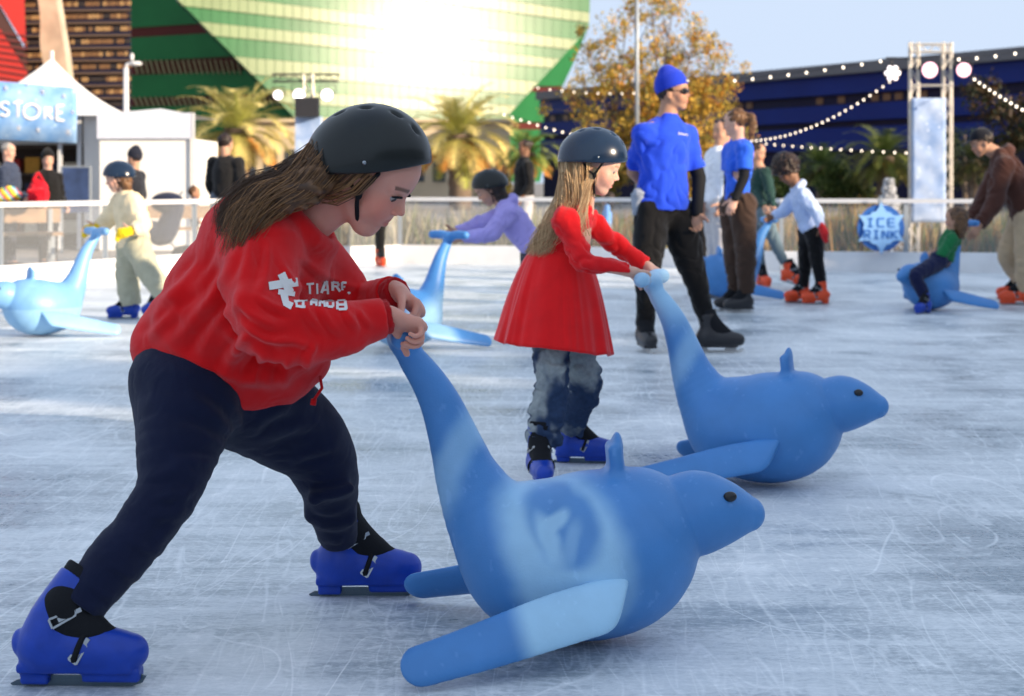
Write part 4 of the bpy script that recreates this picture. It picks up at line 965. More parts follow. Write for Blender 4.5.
figure('person in brown jacket, dark cap and beige trousers leaning over to push the ridden seal', 14.9,
       dict(head=(981, 143), neck=(999, 154), shR=(1000, 168, .17), shL=(1004, 166, -.18), elR=(984, 198, .10), wrR=(969, 222, -.05), elL=(994, 204, -.25), wrL=(979, 226, -.32), pel=(1028, 216),
            hipR=(1024, 222, .09), hipL=(1030, 222, -.09), knR=(1008, 256, .1), knL=(1026, 262, -.15), anR=(1020, 281, .5), anL=(1024, 295, -.1)),
       Hh=.23, yaw=180, pitch=22, tone='olive', u=1.0, hair=('short', 'darkhair'), top=dict(col=(72, 42, 34), r=(.18, .175, .19, .12), sl=(.092, .088, .078, .066, .055), hem=.02, hood=True), legs=dict(col=(186, 165, 135), r=(.13, .12, .095, .082, .07)),
       feet=dict(kind='plastic', mat='orangeboot', size=.29, dirR=(-1, -.1), dirL=(-1, 0)), hat=('cap', (18, 20, 30)))
figure('child in green top and navy trousers sitting on a blue seal', 14.2,
       dict(head=(955, 219), neck=(952, 232, .02), shR=(955, 240, .12), shL=(952, 240, -.12), elR=(946, 255, .16), wrR=(938, 252, .08), elL=(940, 257, -.18), wrL=(932, 256, -.1), pel=(944, 260),
            hipR=(942, 262, .10), hipL=(938, 262, -.14), knR=(922, 276, .20), knL=(916, 276, -.33), anR=(930, 300, .28), anL=(926, 301, -.36)),
       Hh=.20, yaw=150, pitch=5, tone='tan', u=.66, hair=('long', 'brownhair'), top=dict(col=(20, 105, 60), r=(.16, .15, .155, .10), sl=(.085, .08, .07, .06, .05)), legs=dict(col=(16, 24, 62), r=(.11, .10, .085, .08, .07)),
       feet=dict(mat='blueboot', size=.21, dirR=(-.6, -.6), dirL=(-.6, -.6)))
figure('child in lilac hoodie and dark helmet bending to push a seal', 11.5,
       dict(head=(488, 189), neck=(503, 205), shR=(506, 214, .10), shL=(509, 213, -.12), elR=(480, 224, .14), wrR=(455, 232, .08), elL=(489, 234, -.16), wrL=(462, 238, -.08), pel=(535, 250),
            hipR=(533, 254, .07), hipL=(538, 254, -.07), knR=(525, 294, .05), knL=(545, 292, -.1), anR=(528, 328, .15), anL=(548, 330, -.05)),
       Hh=.215, yaw=186, pitch=34, tone='tan', u=.78, hair=('long', 'darkhair'), top=dict(col=(172, 160, 225), r=(.155, .155, .165, .11), sl=(.088, .082, .074, .060, .05), hood=True), legs=dict(col=(40, 44, 60)),
       feet=dict(mat='blueboot', size=.25, dirR=(-1, 0), dirL=(-1, 0)), hat=('helmet', 'helmetdark'))
figure('child in cream jacket, olive trousers and blue helmet with yellow gloves', 13.2,
       dict(head=(117, 178), neck=(125, 194), shR=(122, 202, .12), shL=(133, 202, -.12), elR=(106, 222, .14), wrR=(97, 228, .06), elL=(142, 226, -.2), wrL=(131, 231, -.28), pel=(134, 242),
            hipR=(130, 248, .07), hipL=(138, 248, -.08), knR=(127, 278, .1), knL=(150, 274, -.1), anR=(131, 305, .1), anL=(166, 296, -.1)),
       Hh=.215, yaw=196, pitch=16, tone='light', u=.78, hair=('long', 'brownhair'), top=dict(col=(232, 214, 178), r=(.20, .185, .175, .115), sl=(.105, .10, .09, .076, .06), hem=.03), legs=dict(col=(172, 172, 152), r=(.13, .125, .115, .11, .105), cuff=1.0),
       feet=dict(mat='blueboot', size=.25, dirR=(-1, -.2), dirL=(-.9, .2), liftL=.07, pitchL=20), hat=('helmet', 'helmetblue'), glove=('LR', (240, 205, 30)), hands={'L': dict(x=(-1, 0, -.2)), 'R': dict(x=(-1, 0, -.2))})
SHOE = 'blackboot'
def stand(label, d, x, topy, H_, yaw, **kw):      # an upright bystander: x of the head, y of the crown
    u = H_ / 1.75; ppm = FPX / d; y = lambda z: topy + (H_ - z) * ppm; r = R(yaw); side = V(math.sin(r), -math.cos(r)) * kw.pop('wide', .185) * u    # side = his right
    o = lambda s, k=1.: (x + side[0] * s * k * ppm, side[1] * s * k)
    f = V(math.cos(r), math.sin(r)); j = {}
    Hh = kw.pop('Hh', .225 * u if H_ > 1.5 else .2); fwd = kw.pop('fwd', .0)
    j['head'] = (x, y(H_ - Hh * .5)); j['neck'] = (x, y(H_ - Hh * 1.28)); j['pel'] = (x, y(H_ * .53))
    for k, s_ in (('R', 1), ('L', -1)):
        a, b = o(s_); j['sh' + k] = (a, y(H_ * .79), b)
        j['el' + k] = (o(s_, 1.25)[0], y(H_ * .62), o(s_, 1.25)[1] - 0); j['wr' + k] = (o(s_, 1.05)[0] + f[0] * (.12 + fwd) * u * ppm, y(H_ * (.50 + fwd * .3)), o(s_, 1.05)[1] + f[1] * (.12 + fwd) * u)
        a, b = o(s_, .48); j['hip' + k] = (a, y(H_ * .50), b); j['kn' + k] = (a, y(H_ * .28), b); j['an' + k] = (a, y(H_ * .055), b)
    kw.setdefault('feet', dict(kind='shoe', mat=SHOE))
    return figure(label, d, j, Hh=Hh, yaw=yaw, u=u, vox=.009, **kw)
stand('person in black sweater and grey jeans seen from behind, beyond the glass boards', 21.0, 226, 134, 1.66, 60, wide=.19, tone='tan', Hh=.24, hair=('short', 'darkhair'), top=dict(w=.005, col=(24, 24, 26), r=(.19, .185, .195, .13), sl=(.072, .075, .07, .06, .05)), legs=dict(col=(98, 108, 122), r=(.13, .11, .095, .09, .08), cuff=1))
stand('person in black jacket and dark hair bun beyond the boards near two palms', 23.9, 524, 140, 1.66, 200, tone='dark', hair=('bun', 'darkhair'), top=dict(col=(18, 18, 20), r=(.20, .19, .19, .12)), legs=dict(col=(190, 190, 195), cuff=1))
stand('person in navy jacket with grey hair at the store counter', 21.0, 9, 143, 1.60, -20, fwd=.2, tone='light', hair=('short', 'greyhair'), top=dict(col=(52, 62, 84), r=(.2, .19, .2, .12)), legs=dict(col=(40, 44, 60), cuff=1))
stand('person in black jacket and black hat inside the store tent', 21.6, 48, 152, 1.50, -60, fwd=.1, tone='light', hair=('short', 'darkhair'), top=dict(col=(16, 16, 18), r=(.2, .19, .19, .12)), legs=dict(col=(24, 24, 30), cuff=1), hat=('beanie', (14, 14, 16)))
stand('child in dark coat and dark cap behind the blue-helmeted child', 19.6, 134, 150, 1.44, 150, tone='tan', hair=('short', 'darkhair'), top=dict(col=(34, 36, 44), r=(.18, .17, .18, .12)), legs=dict(col=(40, 44, 60), cuff=1), hat=('beanie', (30, 34, 48)))
stand('child with brown hair standing beyond the boards beside the black sweater', 24.4, 195, 186, 1.02, 0, tone='olive', hair=('short', 'brownhair'), top=dict(col=(60, 84, 130)), legs=dict(col=(40, 44, 60), cuff=1))
stand('child in light blue top with dark hair beyond the boards beside the dress girl', 24.2, 607, 192, 1.0, 180, tone='olive', hair=('long', 'darkhair'), top=dict(col=(110, 160, 225)), legs=dict(col=(120, 130, 150), cuff=1))
stand('child in navy cap between the tall person in blue and the white jacket', 19.0, 701, 173, 1.18, 200, tone='olive', hair=('short', 'darkhair'), top=dict(col=(22, 28, 50)), legs=dict(col=(20, 20, 24), cuff=.9), hat=('cap', (20, 34, 90)), feet=dict(size=.24))
stand('person in dark clothes on orange skates behind the girl in red hoodie', 21.6, 380, 152, 1.42, 10, tone='tan', top=dict(col=(30, 32, 40)), legs=dict(col=(12, 12, 14), cuff=.86), feet=dict(size=.27, mat='orangeboot', kind='plastic', dirR=(.3, -1), dirL=(.5, -1)))
# the things they hold
def held():
    s = SDF(.01); c = P(39, 192, 20.6); s.ell(c, V(.12, .08, .17), None, .02); s.chain([c + V(-.06, -.04, .14), c + V(0, -.03, .23), c + V(.06, -.04, .14)], [.018] * 3, .01); s.box(c + V(0, -.09, -.05), V(.11, .03, .09), None, .02, .02)
    b = part('backpack', wrinkle(s.mesh(), .01, 9, 2), fabric((205, 20, 40)), None, None); tag(b, 'bright red backpack hanging between the two people at the store', 'backpack')
    s = SDF(.01); c = P(8, 195, 20.55); s.ell(c, V(.16, .08, .10), rotx(.2), .02); mv = wrinkle(s.mesh(), .012, 10, 5)
    h = (mv[0][:, 0] * 9 + mv[0][:, 2] * 7) % 1; pal = V([[.8, .10, .05], [.85, .55, .05], [.75, .8, .1], [.1, .45, .7]]); b = part('plush_toy', mv, mat('plush', rough=.95, vcol=True), None, None, col=pal[(h * 4).astype(int) % 4])
    tag(b, 'bright rainbow coloured plush toy held by the person in navy jacket', 'toy')
held()
# ------------------------------------------------------------------ an unseen block added behind the camera to cast shade over the rink
def shade_block():
    h = nrm(V(SUN[0], SUN[1], 0)); pq = V(-h[1], h[0], 0)
    S0 = 30.; tz = math.tan(R(17))
    cuts = [(2.75, 3.7, 6.5), (5.0, 5.78, 5.9), (5.78, 6.0, 4.5), (7.7, 7.95, 4.4), (9.0, 9.2, 5.2), (9.45, 9.75, 5.6), (10.0, 10.45, 5.2), (11.2, 11.6, 6.2)]; prof = []; q_ = -40  # roof notches shaped so sun reaches chosen figures and streaks of ice
    for a, b, s_ in cuts:
        if a > q_: prof += [(q_, 7.4), (a, 7.4)]
        prof += [(a, s_), (b, s_)]; q_ = b
    prof += [(q_, 7.4), (60, 7.4)]
    t = thing('added_shade_block', 'unseen block added to shade the rink, roof line notched to let sun through', 'building', h * (S0 + 3))
    for i in range(0, len(prof), 2):
        (q0, s0), (q1, s1) = prof[i], prof[i + 1]; z = tz * (S0 + s0)
        c = h * (S0 + 3) + pq * (q0 + q1) / 2 + V(0, 0, z / 2); m = MB(); m.box(c, (3, (q1 - q0) / 2 - .002, z / 2), np.stack([h, pq, V(0, 0, 1)], 1))
        build('wall', m, M['concrete'], t, h * (S0 + 3))
        m = MB()
        for k in range(int((q1 - q0) / 3)):
            for lv in range(3):
                m.box(h * (S0 - .02) + pq * (q0 + 1.5 + 3 * k) + V(0, 0, 2 + 3.3 * lv), (.05, .9, .9), np.stack([h, pq, V(0, 0, 1)], 1))
        if m.v: build('windows', m, M['darkglass'], t, h * (S0 + 3))
M['concrete'] = mat('concrete', (.38, .34, .30, 1), .85, bump=.2, bscale=3, var=.12, vscale=.7)
M['darkglass'] = mat('dark_glass', (.03, .04, .05, 1), .12, spec=.6)
shade_block()
# ------------------------------------------------------------------ rink boards
M['white_board'] = mat('white_board', (.72, .73, .75, 1), .5, var=.08, vscale=3, bump=.1, bscale=20)
M['rail'] = mat('rail_metal', (.62, .63, .65, 1), .4, var=.05)
M['post'] = mat('post_metal', (.30, .34, .38, 1), .45, .3)
M['glass'] = mat('acrylic_pane', (.60, .64, .68, 1), .10, alpha=.10, spec=.5)
M['darkmetal'] = mat('dark_metal', (.03, .03, .035, 1), .5, .3)
M['alu'] = mat('truss_aluminium', (.62, .58, .52, 1), .4, .4)
M['bark'] = mat('bark', (.16, .12, .09, 1), .9, bump=.8, bscale=25, var=.35, vscale=12)
M['wood'] = mat('wood', (.30, .20, .12, 1), .7, var=.25, vscale=6)
FP = [V(*p, 0) for p in ((-7.57, 11.4), (-5.07, 16.84), (-3.7, 19.8), (-2.6, 21.6), (-1.48, 22.46), (.8, 21.9), (3.23, 20.4), (6.1, 19.9), (9.2, 20.2))]
def fence(label, pts):
    t = thing('rink_fence', label, 'fence', pts[0]); o = pts[0]
    for i in range(len(pts) - 1):
        a, b = pts[i], pts[i + 1]; L = np.linalg.norm(b - a); n = max(1, round(L / 1.75)); d = (b - a) / L
        m = MB(); m.beam(a + V(0, 0, .12), b + V(0, 0, .12), .07, .24); build('kickboard', m, M['white_board'], t, o)
        m = MB(); m.beam(a - d * .01 + V(0, 0, .845), b + d * .01 + V(0, 0, .845), .09, .05); build('rail', m, M['rail'], t, o)
        for k in range(n):
            p, q = a + d * L * k / n, a + d * L * (k + 1) / n
            m = MB(); m.beam(p + d * .028 + V(0, 0, .53), q - d * .028 + V(0, 0, .53), .012, .56); build('glass_panel', m, M['glass'], t, o)
            m = MB(); m.beam(p + V(0, 0, .53) - V(0, 0, .289), p + V(0, 0, .53) + V(0, 0, .289), .05, .05); build('post', m, M['post'], t, o)
fence('white boards with clear panels running along the left side of the rink', FP[:4])
fence('white boards with clear panels and grey posts across the back of the rink', FP[3:])

# ------------------------------------------------------------------ towers with lamps
M['lampglow'] = mat('lamp_glow', (1, .9, .95, 1), .3, emit=(1, .26, .48, 1), estr=.42)
M['lampglow2'] = mat('lamp_glow_white', (1, .95, .95, 1), .3, emit=(1, .86, .88, 1), estr=.5)
M['lampcore'] = mat('lamp_core', (1, .95, .95, 1), .3, emit=(1, .88, .92, 1), estr=2.0)
M['bulb'] = mat('festoon_bulb', (1, .95, .85, 1), .3, emit=(1, .84, .66, 1), estr=.9)
def banner_mat(n, c1, c2, sc=5):
    m = mat(n, c1, .7, spec=.2); nt = m.node_tree; b = nt.nodes['Principled BSDF']; N = nt.nodes.new; L = nt.links.new
    tc = nt.nodes['Texture Coordinate']; nz = N('ShaderNodeTexNoise'); nz.inputs['Scale'].default_value = sc; nz.inputs['Detail'].default_value = 5; L(tc.outputs['Object'], nz.inputs['Vector'])
    vo = N('ShaderNodeTexVoronoi'); vo.inputs['Scale'].default_value = sc * 2.2; L(tc.outputs['Object'], vo.inputs['Vector'])
    mr = N('ShaderNodeMapRange'); mr.inputs['From Min'].default_value = .08; mr.inputs['From Max'].default_value = .20; mr.inputs['To Min'].default_value = .5; mr.inputs['To Max'].default_value = 0; L(vo.outputs['Distance'], mr.inputs[0])
    ad = N('ShaderNodeMath'); ad.use_clamp = True; L(nz.outputs[0], ad.inputs[0]); L(mr.outputs[0], ad.inputs[1])
    cr = N('ShaderNodeValToRGB'); cr.color_ramp.elements[0].position = .35; cr.color_ramp.elements[1].position = .75; cr.color_ramp.elements[0].color = c1; cr.color_ramp.elements[1].color = c2
    L(ad.outputs[0], cr.inputs[0]); L(cr.outputs[0], b.inputs['Base Color']); return m
M['banner'] = banner_mat('banner_cloth', (.24, .36, .62, 1), (.52, .62, .80, 1), 4)
M['storebanner'] = banner_mat('store_banner_cloth', (.12, .30, .66, 1), (.40, .60, .88, 1), 3)
def truss_leg(m, p, h, w=.09, side=(1, 0, 0), n=None):
    s = V(side) * w; f = V(0, w, 0)
    for a in (0, 1):
        for b in (0, 1): m.tube([p + s * a + f * b, p + s * a + f * b + V(0, 0, h)], .014, 6)
    n = n or int(h / .2)
    for i in range(n):
        z0, z1 = h * i / n, h * (i + 1) / n; e = i % 2
        for b in (0, 1): m.tube([p + s * e + f * b + V(0, 0, z0), p + s * (1 - e) + f * b + V(0, 0, z1)], .008, 5)
        m.tube([p + f * e + V(0, 0, z0), p + f * (1 - e) + V(0, 0, z1)], .008, 5)
def lamp(label, p, r, glow, d=(0, -1, -.1), cat='stage lamp', group=None, size=.16):
    t = thing('stage_lamp', label, cat, p, group=group); f = nrm(V(d)); m = MB()
    m.tube([p - f * size, p - f * size * .6, p - f * .02, p], [r * .55, r * .95, r, r * 1.12], 16, False); m.tube([p - f * (size + .01), p - f * size], [r * .5, r * .55], 16); build('housing', m, M['darkmetal'], t, p, True)
    m = MB(); m.tube([p - f * .012, p - f * .006], [r * .97, r * .97], 16); build('lens', m, glow, t, p)
    m = MB(); m.ball(p - f * .004, (r * .5, r * .12, r * .5), 14, 8); build('filament_glow', m, M['lampcore'], t, p, True)
    m = MB(); sd = nrm(np.cross(f, V(0, 0, 1))) * r * 1.25
    c = p - f * size * .5; m.tube([c + sd, c + sd + V(0, 0, r * 1.5), c - sd + V(0, 0, r * 1.5), c - sd], .008, 6); build('bracket', m, M['darkmetal'], t, p)
def tower():
    d = 24.3; a = P(911, 180, d); b = P(944, 180, d); H_ = P(0, 42, d)[2]; o = V((a + b)[0] / 2, d, 0)
    t = thing('truss_tower', 'aluminium truss tower with pale blue banner at the right of the rink', 'light tower', o)
    for x in (a[0], b[0]):
        m = MB(); truss_leg(m, V(x, d, .03), H_ - .03, .115, n=16); build('upright', m, M['alu'], t, o)
    m = MB()
    for z in (H_ - .03, H_ - .14, H_ - .62):
        m.tube([V(a[0], d, z), V(b[0] + .115, d, z)], .016, 6); m.tube([V(a[0], d + .115, z), V(b[0] + .115, d + .115, z)], .016, 6)
    for i in range(5): m.tube([V(a[0] + .12 * i, d, H_ - (.03 if i % 2 else .14)), V(a[0] + .12 * i + .11, d, H_ - (.14 if i % 2 else .03))], .009, 5)
    build('crossbar', m, M['alu'], t, o)
    m = MB(); m.box(V((a + b)[0] / 2 + .06, d + .05, .015), (.45, .35, .015)); build('base_plate', m, M['darkmetal'], t, o)
    z1, z0 = P(0, 98, d)[2], P(0, 222, d)[2]; x0, x1 = a[0] + .005, b[0] + .02; vs = []; fs = []; nn, mm = 10, 30
    for i in range(mm + 1):
        for j in range(nn + 1): vs.append((x0 + (x1 - x0) * j / nn, d - .03 + .006 * math.sin(i * .9 + j * .7) + .004 * math.sin(i * .37 * j), z0 + (z1 - z0) * i / mm))
    fs = [(i * (nn + 1) + j, i * (nn + 1) + j + 1, (i + 1) * (nn + 1) + j + 1, (i + 1) * (nn + 1) + j) for i in range(mm) for j in range(nn)]
    bn = part('banner', (vs, fs), M['banner'], t, o); mo = bn.modifiers.new('thick', 'SOLIDIFY'); mo.thickness = .004
    lamp('round stage lamp glowing pink inside the top of the truss tower', P(930, 70, d - .1), .115, M['lampglow'])
    lamp('round stage lamp glowing pink on the right side of the truss tower', P(964, 70, d - .1), .105, M['lampglow'])
    m = MB(); m.tube([P(950, 62, d + .05), P(972, 62, d + .05)], .014, 6); build('side_arm', m, M['darkmetal'], t, o)
    m = MB(); m.tube([P(886, 58, d + .05), P(914, 58, d + .05)], .014, 6); build('side_arm', m, M['darkmetal'], t, o)
    # flower of small round lamps hung left of the tower
    c = P(893, 73, d); t2 = thing('cluster_lamp', 'cluster of small white lamps in a ring, left of the truss tower', 'stage lamp', c)
    m = MB(); m.tube([c + V(0, .05, 0), c + V(0, .11, 0)], [.125, .10], 18); build('housing', m, M['darkmetal'], t2, c, True); m = MB(); m.tube([c + V(0, .08, .1), c + V(0, .08, .22)], .01, 6); build('bracket', m, M['darkmetal'], t2, c)
    for k in range(7):
        m = MB(); q = c if k == 6 else c + V(.082 * math.cos(k * 1.047), 0, .082 * math.sin(k * 1.047)); m.ball(q + V(0, .03, 0), (.034, .022, .034), 10, 6); build('lens', m, M['lampglow2'], t2, c, True)
    d = 30.; o = P(309, 150, d); o[2] = 0; t = thing('truss_tower', 'truss tower with blue cover behind the dark helmet', 'light tower', o)
    m = MB(); m.box(V(o[0], d, P(0, 118, d)[2] / 2 + .02), (.22, .2, P(0, 118, d)[2] / 2)); build('cover', m, M['banner'], t, o)
    m = MB(); top = P(0, 74, d)[2]; cz = P(0, 118, d)[2]
    truss_leg(m, V(o[0] - .09, d - .05, cz - .1), top - cz + .1, .16, n=5); build('upright', m, M['alu'], t, o)
    m = MB(); 
    for yy in (0, .14):
        for z in (top, top - .13): m.tube([P(272, 74, d) * V(1, 0, 0) + V(0, d + yy, z), P(338, 74, d) * V(1, 0, 0) + V(0, d + yy, z)], .014, 6)
    for i in range(12):
        x = P(272, 0, d)[0] + i * .1; m.tube([V(x, d, top - (.13 if i % 2 else 0)), V(x + .1, d, top - (0 if i % 2 else .13))], .008, 5)
    build('crossbar', m, M['darkmetal'], t, o)
    m = MB(); m.box(P(309, 108, d) + V(0, -.25, 0), (.20, .14, .17)); build('junction_box', m, M['darkmetal'], t, o)
    for x, nm in ((278, 'leftmost'), (299, 'middle'), (327, 'rightmost')):
        lamp(nm + ' of the three lit lamps on the truss bar above the dark helmet', P(x, 95, d - .3), .11 if x > 290 else .085, M['lampglow2'], (.0, -1, -.15), group=None)
tower()
def festoon(label, pts, n, r=.0125, start=.5):
    P3 = [V(p) for p in pts]; t = thing('string_lights', label, 'string lights', P3[0], group='strings of festoon bulbs above the rink'); o = P3[0]
    tt = np.linspace(0, 1, len(P3)); c = lambda u: np.array([np.interp(u, tt, [p[i] for p in P3]) for i in range(3)])
    m = MB(); m.tube(P3, .006, 5); build('cable', m, M['darkmetal'], t, o)
    mb = MB(); mb.ball((0, 0, 0), (r, r, r * 1.2), 8, 6); me = newmesh('bulb', *mb.mv); me.materials.append(M['bulb'])
    for i in range(n):
        p = c((i + start) / n) - o - V(0, 0, r * 1.6); b = bpy.data.objects.new('bulb', me); C.objects.link(b); b.parent = t; b.location = [float(q) for q in p]
def sag(a, b, s, n=14): return [a * (1 - u) + b * u - V(0, 0, 4 * s * u * (1 - u)) for u in np.linspace(0, 1, n)]
festoon('string of bulbs sagging from the lamp cluster down to the left', sag(P(893, 78, 24.3), P(745, 140, 30), .22, 20), 27)
festoon('string of bulbs running level across the tops of the right palms', sag(P(745, 141, 30), P(912, 152, 25), .02), 17, .012)
festoon('upper string of bulbs along the roof edge of the blue building', sag(P(726, 80, 27), P(890, 58, 26), .03), 9, .016)
festoon('string of widely spaced bulbs to the right of the truss tower at its top', sag(P(950, 58, 24.4), P(1046, 46, 22), .03), 5, .016)
festoon('string of bulbs sagging away right from the truss tower lamp', sag(P(972, 76, 24.3), P(1062, 128, 21), .04), 16, .015)
festoon('string of bulbs crossing the dark green glass left of the autumn tree', sag(P(500, 112, 34), P(600, 140, 34), .03), 12, .016)
festoon('short string of bulbs near the top left branches of the autumn tree', sag(P(532, 86, 36), P(640, 92, 36), .06), 9, .014)

# ------------------------------------------------------------------ store tent
M['tent'] = mat('tent_canvas', (.80, .79, .77, 1), .75, spec=.2, bump=.15, bscale=3)
def tent():
    d = 27.; o = P(60, 182, d); o[2] = 0; t = thing('marquee_tent', 'white peaked marquee tent with a blue store banner', 'tent', o)
    ez = P(0, 116, d)[2]; x0, x1 = P(-90, 0, d)[0], P(126, 0, d)[0]; pk = P(52, 58, d + 1.2); vs = []; fs = []; n = 16
    cor = [V(x0, d - .2, ez), V(x1, d - .2, ez), V(x1, d + 3, ez), V(x0, d + 3, ez)]
    ring = []
    for e in range(4):
        for k in range(n): ring.append(cor[e] * (1 - k / n) + cor[(e + 1) % 4] * k / n)
    L = 10; N = len(ring)
    for i in range(L + 1):
        u = i / L; w_ = (1 - u) ** 1.0; z = ez + (pk[2] - ez) * (u ** 2.0)
        for q in ring: vs.append((pk[0] + (q[0] - pk[0]) * w_, pk[1] + (q[1] - pk[1]) * w_, z))
    fs = [(i * N + k, i * N + (k + 1) % N, (i + 1) * N + (k + 1) % N, (i + 1) * N + k) for i in range(L) for k in range(N)]
    part('roof', (vs, fs), M['tent'], t, o)
    m = MB(); m.tube([pk - V(0, 0, .05), pk + V(0, 0, .12)], .03, 8); build('finial', m, M['tent'], t, o)
    # walls: right part is closed, left part is the shop opening
    m = MB(); xa = P(84, 0, d)[0]; m.box(V((xa + x1) / 2, d, ez / 2), ((x1 - xa) / 2, .01, ez / 2)); build('front_wall', m, M['tent'], t, o)
    m = MB(); m.box(V((x0 + x1) / 2, d + 3, ez / 2), ((x1 - x0) / 2, .01, ez / 2)); build('back_wall', m, M['tent'], t, o)
    m = MB(); m.box(V(x1 - .01, d + 1.5, ez / 2), (.01, 1.48, ez / 2)); build('side_wall', m, M['tent'], t, o)
    m = MB()
    for x in (xa - .06, P(61, 0, d)[0], x0): m.box(V(x, d - .05, ez / 2), (.03, .03, ez / 2))
    build('pole', m, M['rail'], t, o)
    a = P(-60, 74, d - .8); b = P(77, 87, d - .25); zt0, zt1 = P(0, 76, d - .8)[2], P(0, 88, d - .25)[2]; zb0, zb1 = P(0, 137, d - .8)[2], P(0, 143, d - .25)[2]
    a = V(a[0], d - .8, 0); b = V(b[0], d - .25, 0); vs = []; nn = 24
    for j in range(nn + 1):
        u = j / nn; p = a * (1 - u) + b * u; off = .012 * math.sin(j * 1.3)
        vs += [p + V(0, off, zb0 * (1 - u) + zb1 * u), p + V(0, off * .4, zt0 * (1 - u) + zt1 * u)]
    bn = part('banner', (vs, [(2 * j, 2 * j + 2, 2 * j + 3, 2 * j + 1) for j in range(nn)]), M['storebanner'], t, o); mo = bn.modifiers.new('thick', 'SOLIDIFY'); mo.thickness = .004
    # lettering S T O R E with lengthened serifs
    G5 = {'S': [((.9, .85), (.6, 1)), ((.6, 1), (.25, .95)), ((.25, .95), (.1, .75)), ((.1, .75), (.35, .55)), ((.35, .55), (.75, .42)), ((.75, .42), (.9, .22)), ((.9, .22), (.6, 0)), ((.6, 0), (.1, .12))],
          'T': [((.5, 0), (.5, 1.15)), ((0, .95), (1, .98))], 'O': [((.5 + .5 * math.cos(k * .524), .5 + .5 * math.sin(k * .524)), (.5 + .5 * math.cos((k + 1) * .524), .5 + .5 * math.sin((k + 1) * .524))) for k in range(12)],
          'R': [((.1, 0), (.1, 1)), ((.1, 1), (.7, .95)), ((.7, .95), (.8, .72)), ((.8, .72), (.1, .5)), ((.35, .5), (.9, 0))], 'E': [((.1, 0), (.1, 1)), ((.1, 1), (.9, 1.05)), ((.1, .5), (.7, .52)), ((.1, 0), (.9, -.04))]}
    for ch, px, w_, h_, y0 in (('S', 2, 10, 14, 116), ('T', 15, 8, 15, 117), ('O', 24, 15, 15, 119), ('R', 43, 9, 11, 119), ('E', 54, 9, 14, 120)):
        m = MB()
        for (u0, v0), (u1, v1) in G5[ch]:
            q = []
            for uu, vv in ((u0, v0), (u1, v1)):
                X = px + uu * w_; u = (P(X, 0, d - .45)[0] - a[0]) / (b[0] - a[0]); p = a * (1 - u) + b * u; q.append(V(p[0], p[1] - .02, P(0, y0 - vv * h_, p[1])[2]))
            m.beam(q[0], q[1], .008, .032, up=(0, 0, 1)) if abs(u1 - u0) > .05 else m.beam(q[0], q[1], .008, .032, up=(1, 0, 0))
        build('letter', m, M['tent'], bn, o)
    m = MB()
    for X, Y, s in ((8, 88, 3.2), (42, 92, 3.6), (62, 96, 2.4), (20, 128, 3.0), (38, 130, 2.6), (66, 132, 3.6), (28, 84, 2.), (70, 112, 2.2)):
        u = (P(X, 0, d - .45)[0] - a[0]) / (b[0] - a[0]); p = a * (1 - u) + b * u; c = V(p[0], p[1] - .02, P(0, Y, p[1])[2])
        for k in range(3):
            e = V(math.cos(k * 1.047), 0, math.sin(k * 1.047)) * s * .016; m.beam(c - e, c + e, .006, .010, up=(0, 1, 0))
    build('snowflake_print', m, M['tent'], bn, o)
    d2 = 26.6; o2 = P(160, 182, d2); o2[2] = 0; t = thing('canopy_tent', 'plain white square canopy with closed walls right of the store', 'tent', o2)
    x0, x1 = P(98, 0, d2)[0], P(192, 0, d2)[0]; zt = P(0, 113, d2)[2]
    m = MB(); m.box(V((x0 + x1) / 2, d2, zt / 2 - .2), ((x1 - x0) / 2 - .03, .01, zt / 2 - .2)); build('front_wall', m, M['tent'], t, o2)
    m = MB(); m.box(V(x1 - .02, d2 + 1.2, zt / 2 - .2), (.01, 1.18, zt / 2 - .2)); build('side_wall', m, M['tent'], t, o2)
    m = MB(); m.box(V((x0 + x1) / 2, d2 - .05, zt - .2), ((x1 - x0) / 2, .015, .2)); build('valance', m, mat('pale_canvas', (.62, .66, .78, 1), .7, var=.1, vscale=4), t, o2)
    vs = [(x0, d2 - .03, zt - .02), (x1, d2 - .03, zt - .02), (x1, d2 + 2.4, zt - .02), (x0, d2 + 2.4, zt - .02), ((x0 + x1) / 2, d2 + 1.2, zt + .12)]; m = MB(); m.add(vs, [(0, 1, 4), (1, 2, 4), (2, 3, 4), (3, 0, 4), (3, 2, 1, 0)]); build('roof', m, M['tent'], t, o2)
    m = MB(); m.box(V(x1 + .03, d2 - .05, zt / 2), (.022, .022, zt / 2)); build('pole', m, M['rail'], t, o2)
    # shop goods: shelf with boxes inside, dark blue notice board, counter
    o = P(25, 182, d + 1.5); o[2] = 0; t = thing('shop_shelf', 'dark wooden shelf of folded goods inside the store tent', 'shelf', o)
    m = MB()
    for z in (.2, .7, 1.2, 1.65): m.box(o + V(0, 0, z), (1.0, .2, .02))
    for x in (-1, 1): m.box(o + V(x, 0, .85), (.02, .2, .85))
    m.box(o + V(0, .2, .85), (1, .01, .85)); build('frame', m, mat('dark_wood', (.05, .03, .02, 1), .7), t, o)
    rnd = random.Random(4)
    for z in (.22, .72, 1.22):
        for i in range(6):
            m = MB(); h = rnd.uniform(.08, .18); m.box(o + V(-.8 + .32 * i, -.02, z + h), (.12, .13, h)); build('folded_clothes', m, fabric(rnd.choice([(120, 60, 30), (190, 140, 60), (60, 60, 80), (150, 40, 40), (200, 190, 170)])), t, o)
    o = P(75, 200, 25.6); o[2] = 0; t = thing('notice_board', 'dark blue notice board standing beside the store opening', 'notice board', o)
    m = MB(); m.box(P(76, 190, 25.6), (.20, .02, .34)); build('panel', m, mat('navy_panel', (.03, .055, .14, 1), .5, var=.3, vscale=6), t, o)
